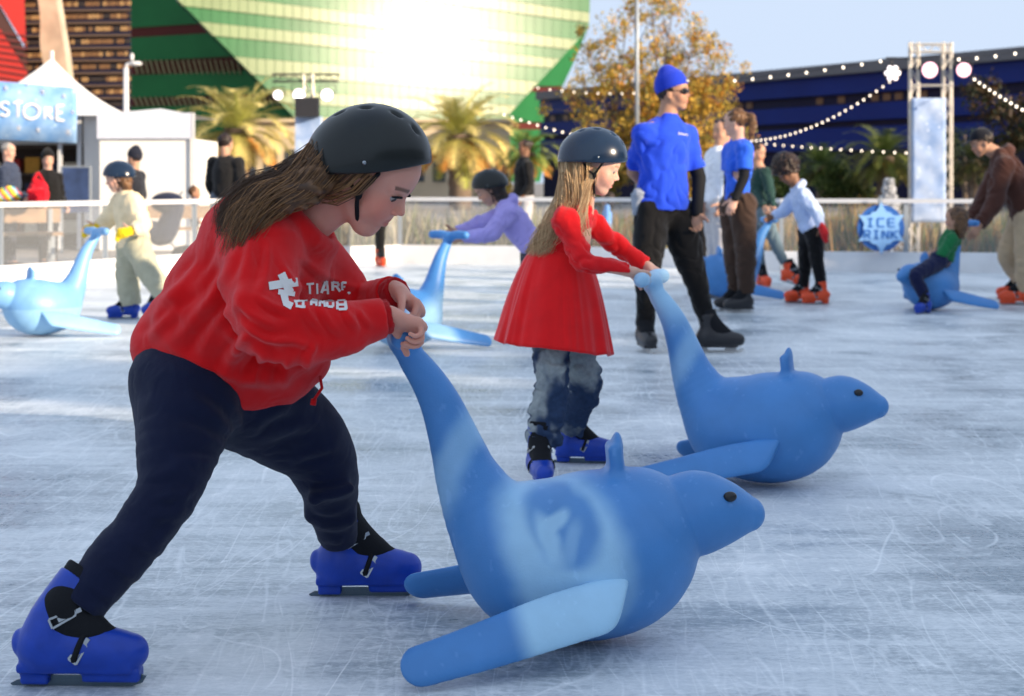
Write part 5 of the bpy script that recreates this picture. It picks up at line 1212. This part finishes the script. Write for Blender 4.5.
    m = MB(); fr = P(76, 190, 25.6)
    for x in (-.215, .215): m.box(V(fr[0] + x, 25.6, (fr[2] + .36) / 2), (.014, .02, (fr[2] + .36) / 2))
    m.box(fr + V(0, 0, .35), (.2, .02, .012)); build('frame', m, M['post'], t, o)
tent()
def bench(x, y, yaw, label, w_=1.5):
    t = thing('bench', label, 'bench', (x, y, 0), yaw)
    m = MB(); m.box((0, 0, .44), (w_ / 2, .19, .02)); build('seat', m, M['wood'], t)
    m = MB(); m.box((0, .2, .66), (w_ / 2, .015, .09)); build('backrest', m, M['wood'], t)
    for sx in (-1, 1):
        m = MB(); m.box((sx * w_ * .42, -.15, .21), (.025, .025, .21)); build('leg', m, M['post'], t)
        m = MB(); m.box((sx * w_ * .42, .18, .37), (.025, .025, .37)); build('leg', m, M['post'], t)
bench(-6.2, 20.5, R(20), 'wooden bench behind the left boards below the store banner'); bench(-4.6, 23.0, R(10), 'wooden bench near the white canopy tent behind the boards')
def stroller():
    o = V(-4.62, 23.9 - 1.6, 0); t = thing('stroller', 'dark folding stroller parked behind the boards by the canopy', 'stroller', o)
    s = SDF(.012); s.chain([o + V(-.15, 0, .45), o + V(.05, 0, .40), o + V(.2, 0, .72)], [.13, .16, .12], .04, flat=((0, 1, 0), .9)); s.ell(o + V(.10, 0, .80), V(.22, .18, .14), None, .04); part('seat_pod', s.mesh(), fabric((28, 36, 60)), t, o)
    m = MB(); m.tube([o + V(-.3, 0, .12), o + V(.3, 0, .95)], .015, 6); m.tube([o + V(.3, 0, .12), o + V(-.1, 0, .5)], .015, 6); build('frame', m, M['post'], t, o)
    for x in (-.3, .3):
        m = MB(); m.tube([o + V(x, -.16, .12), o + V(x, -.13, .12)], .12, 16); build('wheel', m, M['liner'], t, o)
        m = MB(); m.tube([o + V(x, .13, .12), o + V(x, .16, .12)], .12, 16); build('wheel', m, M['liner'], t, o)
stroller()

# ------------------------------------------------------------------ snowflake sign and white tree
def sign():
    d = 20.02; c = P(881, 228, d); t = thing('snowflake_sign', 'blue round snowflake sign reading ICE RINK hung on the back boards', 'sign', c)
    px = d / FPX; m = MB(); m.prism([(23.5 * px * math.cos(k * .2618), 23.5 * px * math.sin(k * .2618)) for k in range(24)], .02, lambda x, y, z: c + V(x, z, y)); build('disc', m, mat('sign_blue', lin(30, 90, 165), .5), t, c)
    m = MB(); pts = []
    for k in range(6):
        a = math.pi / 2 + k * math.pi / 3
        for (da, r) in ((-.30, 17.5), (-.13, 20.5), (0, 26.5), (.13, 20.5), (.30, 17.5), (.52, 18.2)): pts.append((r * px * math.cos(a + da), r * px * math.sin(a + da)))
    m.prism(pts, .02, lambda x, y, z: c + V(x, z - .024, y)); build('snowflake', m, mat('sign_pale', lin(130, 178, 228), .5, var=.06, vscale=20), t, c)
    L = {'I': [((.5, 0), (.5, 1)), ((.2, 0), (.8, 0)), ((.2, 1), (.8, 1))], 'C': [((.9, 1), (.1, 1)), ((.1, 1), (.1, 0)), ((.1, 0), (.9, 0))], 'E': [((.1, 0), (.1, 1)), ((.1, 1), (.9, 1)), ((.1, .5), (.8, .5)), ((.1, 0), (.9, 0))],
         'R': [((.1, 0), (.1, 1)), ((.1, 1), (.85, 1)), ((.85, 1), (.85, .5)), ((.85, .5), (.1, .5)), ((.4, .5), (.9, 0))], 'N': [((.1, 0), (.1, 1)), ((.1, 1), (.9, 0)), ((.9, 0), (.9, 1))], 'K': [((.1, 0), (.1, 1)), ((.9, 1), (.1, .45)), ((.3, .55), (.9, 0))]}
    lm = mat('sign_letters', lin(52, 112, 190), .5)
    for word, x0, y0, w_, h_, st in (('ICE', -15, 1.5, 8.2, 8, 10.6), ('RINK', -17.5, -10.5, 7, 8, 9.0)):
        for i, ch in enumerate(word):
            m = MB()
            for (u0, v0), (u1, v1) in L[ch]:
                p = c + V((x0 + i * st + u0 * w_) * px, -.028, (y0 + v0 * h_) * px); q = c + V((x0 + i * st + u1 * w_) * px, -.028, (y0 + v1 * h_) * px); m.beam(p, q, 1.7 * px, .006, up=(0, 1, 0))
            build('letter', m, lm, t, c)
    m = MB(); m.box(c + V(0, .05, .30), (.02, .03, .06)); build('hanger', m, M['post'], t, c)
    o = P(889, 182, 22.3); o[2] = 0; t = thing('white_tree', 'small flocked white christmas tree behind the snowflake sign', 'christmas tree', o)
    m = MB(); m.tube([o, o + V(0, 0, 1.1)], [.03, .008], 6); build('trunk', m, M['bark'], t, o)
    rnd = random.Random(2); m = MB(); H0 = P(0, 178, 22.3)[2]
    for i in range(2600):
        u = rnd.random() ** .8; z = .15 + (H0 - .15) * u; r = .30 * (1 - u) * (.5 + .5 * ((u * 9) % 1)) + .01; a = rnd.random() * 6.28; rr = r * rnd.uniform(.35, 1)
        p = o + V(rr * math.cos(a), rr * math.sin(a), z); dx = V(math.cos(a), math.sin(a), rnd.uniform(-.5, .1)) * .06; w2 = V(-math.sin(a), math.cos(a), rnd.uniform(-.5, .5)) * .014
        m.add([p - w2, p + w2, p + dx + w2 * .3, p + dx - w2 * .3], [(0, 1, 2, 3)])
    build('foliage', m, mat('flocked_foliage', (.80, .82, .85, 1), .8), t, o)
sign()

# ------------------------------------------------------------------ poles
def poles():
    o = V(P(637, 0, 33)[0], 33, 0); t = thing('flag_pole', 'tall thin grey pole in front of the autumn tree', 'pole', o); m = MB(); m.tube([o, o + V(0, 0, 6.5)], [.045, .032], 10); build('shaft', m, M['post'], t, o, True)
    m = MB(); m.tube([o, o + V(0, 0, .12)], [.12, .10], 12); build('base', m, M['post'], t, o, True)
    o = V(P(126, 0, 50)[0], 50, 0); t = thing('street_lamp', 'pale street lamp with a short arm above the white tent roofs', 'street lamp', o); z = P(0, 68, 50)[2]
    m = MB(); m.tube([o, o + V(0, 0, z)], [.09, .07], 10); build('pole', m, M['white_board'], t, o, True)
    m = MB(); m.tube([o + V(0, 0, z - .05), o + V(.02, 0, z + .1), o + V(.2, 0, z + .15)], .05, 8); build('arm', m, M['white_board'], t, o, True)
    m = MB(); m.ball(o + V(.28, 0, z + .13), (.2, .12, .07), 10, 6); m.ball(o + V(.18, -.02, z + .32), (.06, .06, .12), 8, 6); build('lamp_head', m, M['white_board'], t, o, True)
poles()
# ------------------------------------------------------------------ buildings beyond
def glassy(n, c, rough=.35, lines=None, spec=.6, metal=0, var=.1):
    m = mat(n, c, rough, metal, spec, var=var, vscale=.35); return m
M['g_pale'] = glassy('pale_glass', (.19, .25, .135, 1), .18, spec=.045)
M['g_green'] = glassy('green_glass', (.030, .14, .055, 1), .18, spec=.040)
M['g_dark'] = glassy('dark_green_glass', (.018, .15, .045, 1), .35, spec=.2)
M['g_red'] = glassy('dark_red_glass', (.10, .018, .014, 1), .35, spec=.2)
M['blueglass'] = glassy('blue_glass', (.004, .020, .15, 1), .45, spec=.15)
M['navyglass'] = glassy('navy_glass', (.004, .008, .035, 1), .4, spec=.15)
M['greyroof'] = mat('grey_roof_edge', (.12, .12, .13, 1), .6)
M['redglass'] = glassy('red_glass', (.42, .022, .016, 1), .4)
M['cream'] = mat('cream_plaster', (.62, .50, .33, 1), .8, var=.12, vscale=.6)
def clip(poly, f):
    out = []
    for i in range(len(poly)):
        a, b = poly[i], poly[(i + 1) % len(poly)]; fa, fb = f(a), f(b)
        if fa >= 0: out.append(a)
        if (fa >= 0) != (fb >= 0): t = fa / (fa - fb); out.append((a[0] + (b[0] - a[0]) * t, a[1] + (b[1] - a[1]) * t))
    return out
class Plane:
    def __init__(s, px, py, d, n): s.p = P(px, py, d); s.n = nrm(n); s.cam = V(0, 0, EYE)
    def at(s, px, py, off=0):
        r = P(px, py, 1) - s.cam; t = ((s.p + s.n * off - s.cam) @ s.n) / (r @ s.n); return s.cam + r * t
    def slab(s, name, poly, m, parent, org, off=0, thick=1.0):
        mb = MB(); fr = [s.at(x, y, off) for x, y in poly]; bk = [q - s.n * thick for q in fr]; n = len(poly)
        mb.add(fr + bk, [tuple(range(n)), tuple(range(n, 2 * n))[::-1]] + [(i, i + n, (i + 1) % n + n, (i + 1) % n) for i in range(n)]); return build(name, mb, m, parent, org)
def green_building():
    v = nrm(V(0, 0, EYE) - P(425, 40, 100)); pn = nrm(v + SUN); A = Plane(425, 40, 120, pn)
    o = A.at(400, 182); o[2] = 0; t = thing('glass_building', 'huge faceted green glass building with pale bands and a sun glare', 'building', o)
    VP = 1741
    yb = lambda x, y3: 182 - (182 - y3) * (VP - x) / (VP - 300)
    face = [(178, -60), (592, -60), (589, 28), (511, 112), (480, 182), (355, 182), (276, 98), (178, 0)]
    edges = [-95, -68, -57, -30, -17, 6, 19, 32, 44, 62, 78, 92, 104, 116, 128, 182]
    lower = A.slab('core', face, M['navyglass'], t, o, -.5, .4)
    for i in range(len(edges) - 1):
        e0, e1 = edges[i], edges[i + 1]; poly = clip(clip(face, lambda p: p[1] - yb(p[0], e0) - .15), lambda p: yb(p[0], e1) - .15 - p[1])
        if len(poly) > 2: A.slab('pale_band' if i % 2 == 1 else 'green_band', poly, M['g_pale'] if i % 2 == 1 else M['g_green'], t, o, 0 if i % 2 else -.12, .3)
    # thin vertical mullions on the pale facet
    m = MB()
    for k in range(46):
        x = 185 + k * 9.0; xs = [p for p in [x]]; seg = [y for y in np.arange(-40, 175, 3) if all_in(face, x, y)]
        if len(seg) > 2: m.beam(A.at(x, seg[0], .03), A.at(x, seg[-1], .03), .015, .015)
    build('mullions', m, M['g_green'], t, o)
    B = Plane(200, 60, 118, nrm(V(-.35, -.93, -.10))); face = [(131, -40), (140, -40), (180, 0), (277, 97), (360, 182), (131, 182)]
    yb2 = lambda x, y: 182 - (182 - y) * (1 + (x - 160) * .0004)
    ed = [(-40, 26, 'g_dark'), (26, 36, 'g_red'), (36, 60, 'g_dark'), (60, 74, 'g_red'), (74, 97, 'g_dark'), (97, 106, 'g_red'), (106, 140, 'g_dark'), (140, 150, 'g_red'), (150, 182, 'g_dark')]
    for y0, y1, mm in ed:
        poly = clip(clip(face, lambda p: p[1] - yb2(p[0], y0)), lambda p: yb2(p[0], y1) - p[1])
        if len(poly) > 2: B.slab('dark_band', poly, M[mm], t, o, 0 if mm == 'g_dark' else -.15, 1.)
    m = MB()
    for k in range(40):
        x = 134 + k * 5.4
        for y0, y1 in ((60, 74), (97, 106)):
            if all_in(face, x, y0) and all_in(face, x + 5, y1): m.beam(B.at(x, y0, .05), B.at(x + 4, y1, .05), .22, .1)
    build('braces', m, mat('brace_metal', (.30, .26, .12, 1), .5), t, o)
    Cc = Plane(540, 100, 128, nrm(V(.9, -.4, -.25))); face = [(587, 30), (577, 56), (556, 100), (540, 182), (478, 182), (511, 113)]
    for i, (y0, y1, mm) in enumerate(((20, 72, 'g_dark'), (72, 86, 'g_dark'), (86, 92, 'g_red'), (92, 122, 'g_dark'), (122, 130, 'g_red'), (130, 182, 'g_dark'))):
        poly = clip(clip(face, lambda p: p[1] - y0), lambda p: y1 - p[1])
        if len(poly) > 2: Cc.slab('under_band', poly, M[mm], t, o, 0 if mm == 'g_dark' else -.2, 1.)
def all_in(poly, x, y):
    c = False
    for i in range(len(poly)):
        (x0, y0), (x1, y1) = poly[i], poly[(i + 1) % len(poly)]
        if (y0 > y) != (y1 > y) and x < (x1 - x0) * (y - y0) / (y1 - y0) + x0: c = not c
    return c
green_building()
def office():
    d = 85; o = P(80, 182, d); o[2] = 0; t = thing('office_tower', 'black glass office tower with sun reflections painted gold on its window strips', 'building', o)
    A = Plane(80, 60, d, nrm(V(.25, -1, 0))); A.slab('core', [(24, -60), (131, -60), (131, 182), (24, 182)], M['navyglass'], t, o, -.1, 10)
    rnd = random.Random(8); gm = mat('painted_sun_window', (.40, .25, .11, 1), .3, .3); dk = mat('dark_window', (.03, .022, .018, 1), .25); md = mat('painted_light_window', (.16, .085, .035, 1), .35)  # gold and bronze panes paint the sun's reflection into the glass colour
    for k in range(17):
        y0 = -36 + k * 12.6; fl = MB(); rows = {0: MB(), 1: MB(), 2: MB()}
        for j in range(30):
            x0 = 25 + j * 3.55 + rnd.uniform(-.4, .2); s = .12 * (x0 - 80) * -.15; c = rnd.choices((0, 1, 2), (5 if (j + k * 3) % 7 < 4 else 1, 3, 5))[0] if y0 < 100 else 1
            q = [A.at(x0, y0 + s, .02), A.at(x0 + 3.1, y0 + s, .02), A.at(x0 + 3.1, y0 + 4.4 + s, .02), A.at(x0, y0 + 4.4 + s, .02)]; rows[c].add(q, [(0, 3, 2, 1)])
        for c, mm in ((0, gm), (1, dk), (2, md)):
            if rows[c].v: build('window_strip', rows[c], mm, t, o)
        A.slab('floor_slab', [(24, y0 + 8), (131, y0 + 7), (131, y0 + 9), (24, y0 + 10)], mat('bronze_slab', (.08, .05, .03, 1), .5) if k == 0 else bpy.data.materials['bronze_slab'], t, o, .3, .3)
    # pale wavy sunlit fin in front of the tower
    m = MB(); L = []; Rr = []
    for i in range(24):
        y = -40 + i * 7.5; L.append((38 + 6 * sst(0, 80, y) + 1.5 * math.sin(y * .1), y)); Rr.append((55 + 12 * sst(-5, 60, y) + 1.5 * math.sin(y * .08 + 1), y))
    Bp = Plane(50, 60, 80, V(0, -1, 0)); Bp.slab('pale_fin', L + Rr[::-1], mat('pale_stone', (.50, .43, .33, 1), .7, var=.25, vscale=.9), t, o, 0, 1)
    o = P(0, 182, 75); o[2] = 0; t = thing('glass_building', 'red glass building corner at the far left edge', 'building', o)
    A = Plane(10, 40, 75, nrm(V(.3, -1, -.1)))
    A.slab('red_facet', [(-60, 22), (0, 29), (27, 72), (28, 182), (-60, 182)], M['redglass'], t, o, 0, 8)
    A.slab('dark_facet', [(-60, -20), (0, 6), (24, 48), (27, 71.5), (0, 28.5), (-60, 21.5)], mat('brown_glass', (.07, .03, .025, 1), .35), t, o, -.1, 6)
    A.slab('red_facet', [(-60, -80), (22, -80), (26, 47), (0, 5), (-60, -21)], M['redglass'], t, o, 0, 8)
    m = MB()
    for k in range(22): m.beam(A.at(-30, 30 + k * 6, .06), A.at(28, 36 + k * 6 + k * .6, .06), .05, .06)
    build('joints', m, mat('dark_joint', (.12, .01, .01, 1), .5), t, o)
office()
def blue_building():
    a = P(730, 75, 77.7); b = P(1024, 48, 62); dr = nrm(V(b[0] - a[0], b[1] - a[1], 0)); n = V(dr[1], -dr[0], 0); o = a * V(1, 1, 0)
    t = thing('glass_building', 'long low blue glass building with dark window bands on the right', 'building', o)
    fr = np.stack([dr, -n, V(0, 0, 1)], 1)
    def band(name, z0, z1, m, off, s0=-17, s1=26): mb = MB(); mb.box(o + dr * (s0 + s1) / 2 + n * (off - 3) + V(0, 0, (z0 + z1) / 2), ((s1 - s0) / 2, 3, (z1 - z0) / 2), fr); build(name, mb, m, t, o)
    band('roof_edge', 5.52, 5.97, M['greyroof'], .5); band('blue_band', 4.72, 5.5, M['blueglass'], .25); band('window_band', 4.3, 4.7, M['navyglass'], 0); band('blue_band', 3.6, 4.28, M['blueglass'], .2)
    band('window_band', 3.35, 3.58, M['navyglass'], 0); band('blue_band', 2.4, 3.33, M['blueglass'], .2); band('window_band', 0, 2.38, M['navyglass'], 0)
    gm = bpy.data.materials['painted_light_window']; rnd = random.Random(3)  # bronze panes stand in for light in the windows
    mb = MB()
    for k in range(60):
        if rnd.random() < .45:
            s = -16 + k * .7; mb.box(o + dr * s + n * .02 + V(0, 0, 4.5), (.22, .01, .14), fr)
    build('painted_lit_windows', mb, gm, t, o)
    o = P(400, 182, 95); o[2] = 0; t = thing('low_building', 'low cream building behind the palms in the middle', 'building', o)
    m = MB(); z = P(0, 122, 95)[2]; m.box(V(P(375, 0, 95)[0], 99, z / 2), (P(510, 0, 95)[0] - P(375, 0, 95)[0], 4, z / 2)); build('wall', m, M['cream'], t, o)
    m = MB(); m.box(V(P(375, 0, 95)[0], 98.8, z + .08), (P(510, 0, 95)[0] - P(375, 0, 95)[0] + .2, 4.2, .08)); build('roof', m, M['cream'], t, o)
    m = MB()
    for k in range(13): m.box(V(P(250 + k * 21, 0, 95)[0], 94.97, z * .45), (.35, .04, .9))
    build('windows', m, M['darkglass'], t, o)
blue_building()

# ------------------------------------------------------------------ vegetation
def leafmat(n, rough=.6, trans=.35):
    m = mat(n, rough=rough, vcol=True, spec=.25); nt = m.node_tree; b = nt.nodes['Principled BSDF']; out = nt.nodes['Material Output']; at = [x for x in nt.nodes if x.type == 'ATTRIBUTE'][0]
    tr = nt.nodes.new('ShaderNodeBsdfTranslucent'); mx = nt.nodes.new('ShaderNodeMixShader'); mx.inputs[0].default_value = trans
    nt.links.new(at.outputs['Color'], tr.inputs[0]); nt.links.new(b.outputs[0], mx.inputs[1]); nt.links.new(tr.outputs[0], mx.inputs[2]); nt.links.new(mx.outputs[0], out.inputs[0]); return m
M['leaf'] = leafmat('leaves')
def palm(label, px, py, d, rpx, seed, green=(.36, .38, .09), tip=(.85, .68, .26), dry=(.60, .28, .07), nf=58, group='palm trees beyond the rink'):  # default gold tints paint sunlight into the fronds, dark tints paint shade
    rnd = random.Random(seed); c = P(px, py, d); Rr = rpx * d / FPX; o = V(c[0], d, 0); t = thing('palm_tree', label, 'palm tree', o, group=group)
    m = MB(); n = 14; m.tube([o + V(.02 * math.sin(i), 0, c[2] * i / n) for i in range(n + 1)], [Rr * (.17 + .02 * (i % 2) + .05 * (i / n) ** 4) for i in range(n + 1)], 10); build('trunk', m, M['bark'], t, o, True)
    vs = []; fs = []; cl = []
    for f in range(nf):
        u = (f + .5) / nf; el = math.radians(64 - 100 * u ** .8) + rnd.gauss(0, .08); az = f * 2.399 + rnd.gauss(0, .15); L = Rr * rnd.uniform(.88, 1.12) * (1.1 if u < .7 else .85)
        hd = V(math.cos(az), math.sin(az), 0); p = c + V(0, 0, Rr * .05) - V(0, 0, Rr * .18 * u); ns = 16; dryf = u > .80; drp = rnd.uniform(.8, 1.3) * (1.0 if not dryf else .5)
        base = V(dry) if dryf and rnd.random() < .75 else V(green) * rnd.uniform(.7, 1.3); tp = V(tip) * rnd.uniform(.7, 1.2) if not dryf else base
        prev = p
        for i in range(ns):
            v = i / ns; e = el - drp * v * v * 1.3; dd = hd * math.cos(e) + V(0, 0, math.sin(e)); q = prev + dd * L / ns
            side = nrm(np.cross(dd, V(0, 0, 1)) + 1e-6); up = np.cross(side, dd); w_ = Rr * .012; k = len(vs)
            vs += [prev - side * w_, prev + side * w_, q + side * w_ * .8, q - side * w_ * .8]; fs.append((k, k + 1, k + 2, k + 3)); cl += [base * 1.2] * 4
            if v > .12:
                ll = Rr * .30 * math.sin(math.pi * min(1, v * .9 + .12)) ** .6
                for s_ in (-1, 1):
                    for hh in (0, .5):
                        a = prev + (q - prev) * hh; ld = nrm(side * s_ * .8 + dd * .75 + up * .28 + V(rnd.gauss(0, .08), rnd.gauss(0, .08), -.12)); wv = dd * Rr * .016; k = len(vs); cc = base * (1 - v) + tp * v; cc = cc * rnd.uniform(.8, 1.2)
                        vs += [a - wv, a + wv, a + ld * ll + V(0, 0, -ll * .1)]; fs.append((k, k + 1, k + 2, k + 2)); cl += [cc, cc, cc * 1.15]
            prev = q
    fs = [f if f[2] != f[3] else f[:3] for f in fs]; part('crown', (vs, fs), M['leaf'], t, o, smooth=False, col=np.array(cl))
    if dry is not None:
        s = MB()
        for k in range(10): a = k * .63; s.ball(c + V(math.cos(a) * Rr * .16, math.sin(a) * Rr * .16, -Rr * .22), (Rr * .07, Rr * .07, Rr * .14), 7, 5)
        build('fruit_stalks', s, mat('palm_fruit', (.55, .22, .05, 1), .8) if 'palm_fruit' not in bpy.data.materials else bpy.data.materials['palm_fruit'], t, o, True)
palm('palm with fronds painted sunlit gold just right of the white tents', 238, 128, 66, 66, 1)
palm('tall palm with dense fronds painted sunlit golden green between the two dark helmets', 460, 134, 66, 64, 2)
palm('smaller green palm with thin fronds left of the autumn tree', 528, 152, 60, 36, 3, green=(.10, .17, .03), tip=(.30, .34, .08))
palm('green palm with painted shade left of the larger one in front of the blue building', 822, 166, 48, 34, 4, green=(.04, .08, .02), tip=(.14, .17, .04), dry=(.12, .12, .04))
palm('larger palm with painted shade just left of the truss tower', 884, 156, 46, 44, 5, green=(.05, .09, .02), tip=(.18, .19, .04), dry=(.14, .13, .04))
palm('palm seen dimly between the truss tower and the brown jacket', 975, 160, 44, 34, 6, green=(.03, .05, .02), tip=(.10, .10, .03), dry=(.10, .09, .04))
def foliage(name, label, cat, o, blobs, n, cols, size, seed, trunk=None, mt=None, clump=7, hang=0):
    rnd = np.random.RandomState(seed); t = thing(name, label, cat, o); vs = []; cl = []; W = np.array([b[3] if len(b) > 3 else 1 for b in blobs], float); W /= W.sum()
    nc = n // clump; bi = rnd.choice(len(blobs), nc, p=W)
    ctr = np.array([blobs[i][0] for i in bi]); rad = np.array([blobs[i][1] for i in bi]); dn = rnd.normal(size=(nc, 3)); dn /= np.linalg.norm(dn, axis=1)[:, None]
    cc = ctr + dn * rad * (rnd.rand(nc, 1) ** .45); base = np.array([V(*cols[k]) for k in rnd.randint(0, len(cols), nc)]) * rnd.uniform(.75, 1.25, (nc, 1))
    p = np.repeat(cc, clump, 0) + rnd.normal(size=(nc * clump, 3)) * size * 1.8; colr = np.repeat(base, clump, 0) * rnd.uniform(.8, 1.2, (nc * clump, 1)); N = len(p)
    a = rnd.normal(size=(N, 3)); a /= np.linalg.norm(a, axis=1)[:, None]; b = np.cross(a, rnd.normal(size=(N, 3))); b /= np.linalg.norm(b, axis=1)[:, None]
    s = size * rnd.uniform(.6, 1.4, (N, 1)); q = np.stack([p - a * s, p - b * s * .7, p + a * s, p + b * s * .7], 1).reshape(-1, 3)
    part('crown' if trunk else 'foliage', (q, np.arange(4 * N).reshape(-1, 4)), M['leaf'], t, o, smooth=False, col=np.repeat(colr, 4, 0))
    if trunk: build('trunk', trunk, M['bark'], t, o, True)
    return t
def autumn():
    d = 40.; o = V(P(655, 0, d)[0], d, 0); rnd = random.Random(5); m = MB(); blobs = []
    fork = P(655, 175, d); m.tube([o, o * .5 + fork * .5 + V(.03, 0, 0), fork], [.15, .12, .10], 10)
    tips = [(600, 95), (588, 60), (612, 30), (632, 12), (650, -8), (672, 5), (694, 30), (712, 60), (722, 95), (700, 90), (640, 60), (668, 50), (620, 75), (685, 75), (600, 130), (710, 125), (655, 100), (640, 135), (682, 140), (578, 100), (592, 165), (712, 160), (660, 165)]
    for i, (x, y) in enumerate(tips):
        tp = P(x, y, d + rnd.uniform(-1.0, 1.0)); mid = fork * .45 + tp * .55 + V(rnd.uniform(-.15, .15), rnd.uniform(-.1, .1), -.15)
        m.tube([fork, fork * .7 + mid * .3, mid, tp], [.06, .045, .028, .008], 6); k = .42 if y < 60 else .55
        blobs.append((tp, V(k, k * 1.1, k * .9), None, .55 if y < 45 else 1.1)); blobs.append((mid, V(.38, .5, .35), None, .8))
        for _ in range(5):
            e = tp + V(rnd.gauss(0, .4), rnd.gauss(0, .4), rnd.gauss(0, .35)); m.tube([mid * .4 + tp * .6, e], [.012, .004], 4); blobs.append((e, V(.16, .16, .14), None, .22))
    foliage('autumn_tree', 'tall plane tree in sparse golden autumn leaf behind the tall skater in blue', 'tree', o, blobs, 26000, [(.66, .42, .07), (.74, .50, .09), (.50, .36, .06), (.34, .33, .08), (.56, .26, .05), (.20, .16, .05)], .036, 3, m)
autumn()
def small_tree(label, px, y0, y1, rpx, d, cols, n, seed, name='tree'):
    o = V(P(px, 0, d)[0], d, 0); top = P(px, y0, d)[2]; bot = P(px, y1, d)[2]; r = rpx * d / FPX; rnd = random.Random(seed); m = MB(); m.tube([o, V(o[0], d, top - r * .5)], [.09, .03], 8); bl = []
    for i in range(9):
        q = V(o[0] + rnd.uniform(-.7, .7) * r, d + rnd.uniform(-.5, .5) * r, rnd.uniform(bot + .2, top - .25 * r)); bl.append((q, V(.45, .45, .40) * r * rnd.uniform(.7, 1.1))); m.tube([V(o[0], d, max(.3, q[2] - .6)), q], [.035, .01], 5)
    foliage(name, label, 'tree', o, bl, n, cols, .045, seed, m)
small_tree('dark leafy tree with a few brown leaves at the far right edge', 1010, 72, 200, 48, 42, [(.03, .035, .015), (.05, .04, .02), (.09, .05, .02), (.02, .03, .015)], 6000, 4)
small_tree('dark rounded tree behind the truss tower on its right', 965, 120, 200, 30, 50, [(.02, .04, .02), (.03, .05, .02)], 3500, 6)
small_tree('dark green tree in front of the blue building behind the curly haired child', 790, 160, 205, 34, 52, [(.02, .045, .015), (.03, .06, .02), (.05, .08, .02)], 4000, 7)
small_tree('yellow green bushy tree between the two right palms', 850, 160, 205, 30, 47, [(.06, .09, .02), (.10, .13, .03), (.04, .07, .02)], 4000, 8)
small_tree('sunlit bushy tree below the tall central palm fronds', 500, 170, 215, 26, 55, [(.20, .16, .04), (.12, .13, .03), (.26, .18, .06)], 3000, 9)
small_tree('ochre shrub like tree behind the girl in the dress', 600, 150, 215, 30, 38, [(.34, .22, .05), (.24, .20, .05), (.16, .15, .04)], 3500, 10)
small_tree('golden low tree between the tall skater and the white jacket', 700, 130, 215, 28, 37, [(.42, .26, .05), (.32, .22, .05), (.20, .16, .04)], 3500, 11)
def reeds():
    rnd = np.random.RandomState(5); vs = []; fs = []; cl = []
    for (xa, xb, d0, n, cset) in ((560, 1060, 24.8, 3600, [(.42, .24, .07), (.24, .24, .08), (.14, .17, .05), (.50, .34, .14)]), (200, 560, 27.5, 1800, [(.44, .38, .26), (.26, .28, .14), (.56, .50, .38)])):
        for i in range(n):
            px = rnd.uniform(xa, xb); d = d0 + rnd.uniform(0, 2.2); p = P(px, 182, d); p[2] = 0; h = rnd.uniform(.3, .85) * (.65 + .5 * vnoise(V([[px * .03, d * .3, 1]]))[0]); w_ = .012; l = rnd.normal(0, .12, 2); a = rnd.uniform(0, 3.14); s = V(math.cos(a), math.sin(a), 0) * w_; k = len(vs)
            vs += [p - s, p + s, p + V(l[0] * .5, l[1] * .5, h * .6) + s, p + V(l[0] * .5, l[1] * .5, h * .6) - s, p + V(l[0], l[1], h)]; fs += [(k, k + 1, k + 2, k + 3), (k + 3, k + 2, k + 4)]; c = V(*cset[rnd.randint(len(cset))]) * rnd.uniform(.7, 1.3); cl += [c] * 5
    o = part('ornamental_grass', (vs, fs), M['leaf'], None, smooth=False, col=np.array(cl)); tag(o, 'ochre ornamental grass growing behind the back boards', 'grass', kind='stuff')
reeds()
sheet('ice', [(-30, -12), (30, -12), (30, 20.2), (9.2, 20.2)] + [(p[0], p[1]) for p in FP[::-1][1:]] + [(-30, 2)], 0, M['ice'])
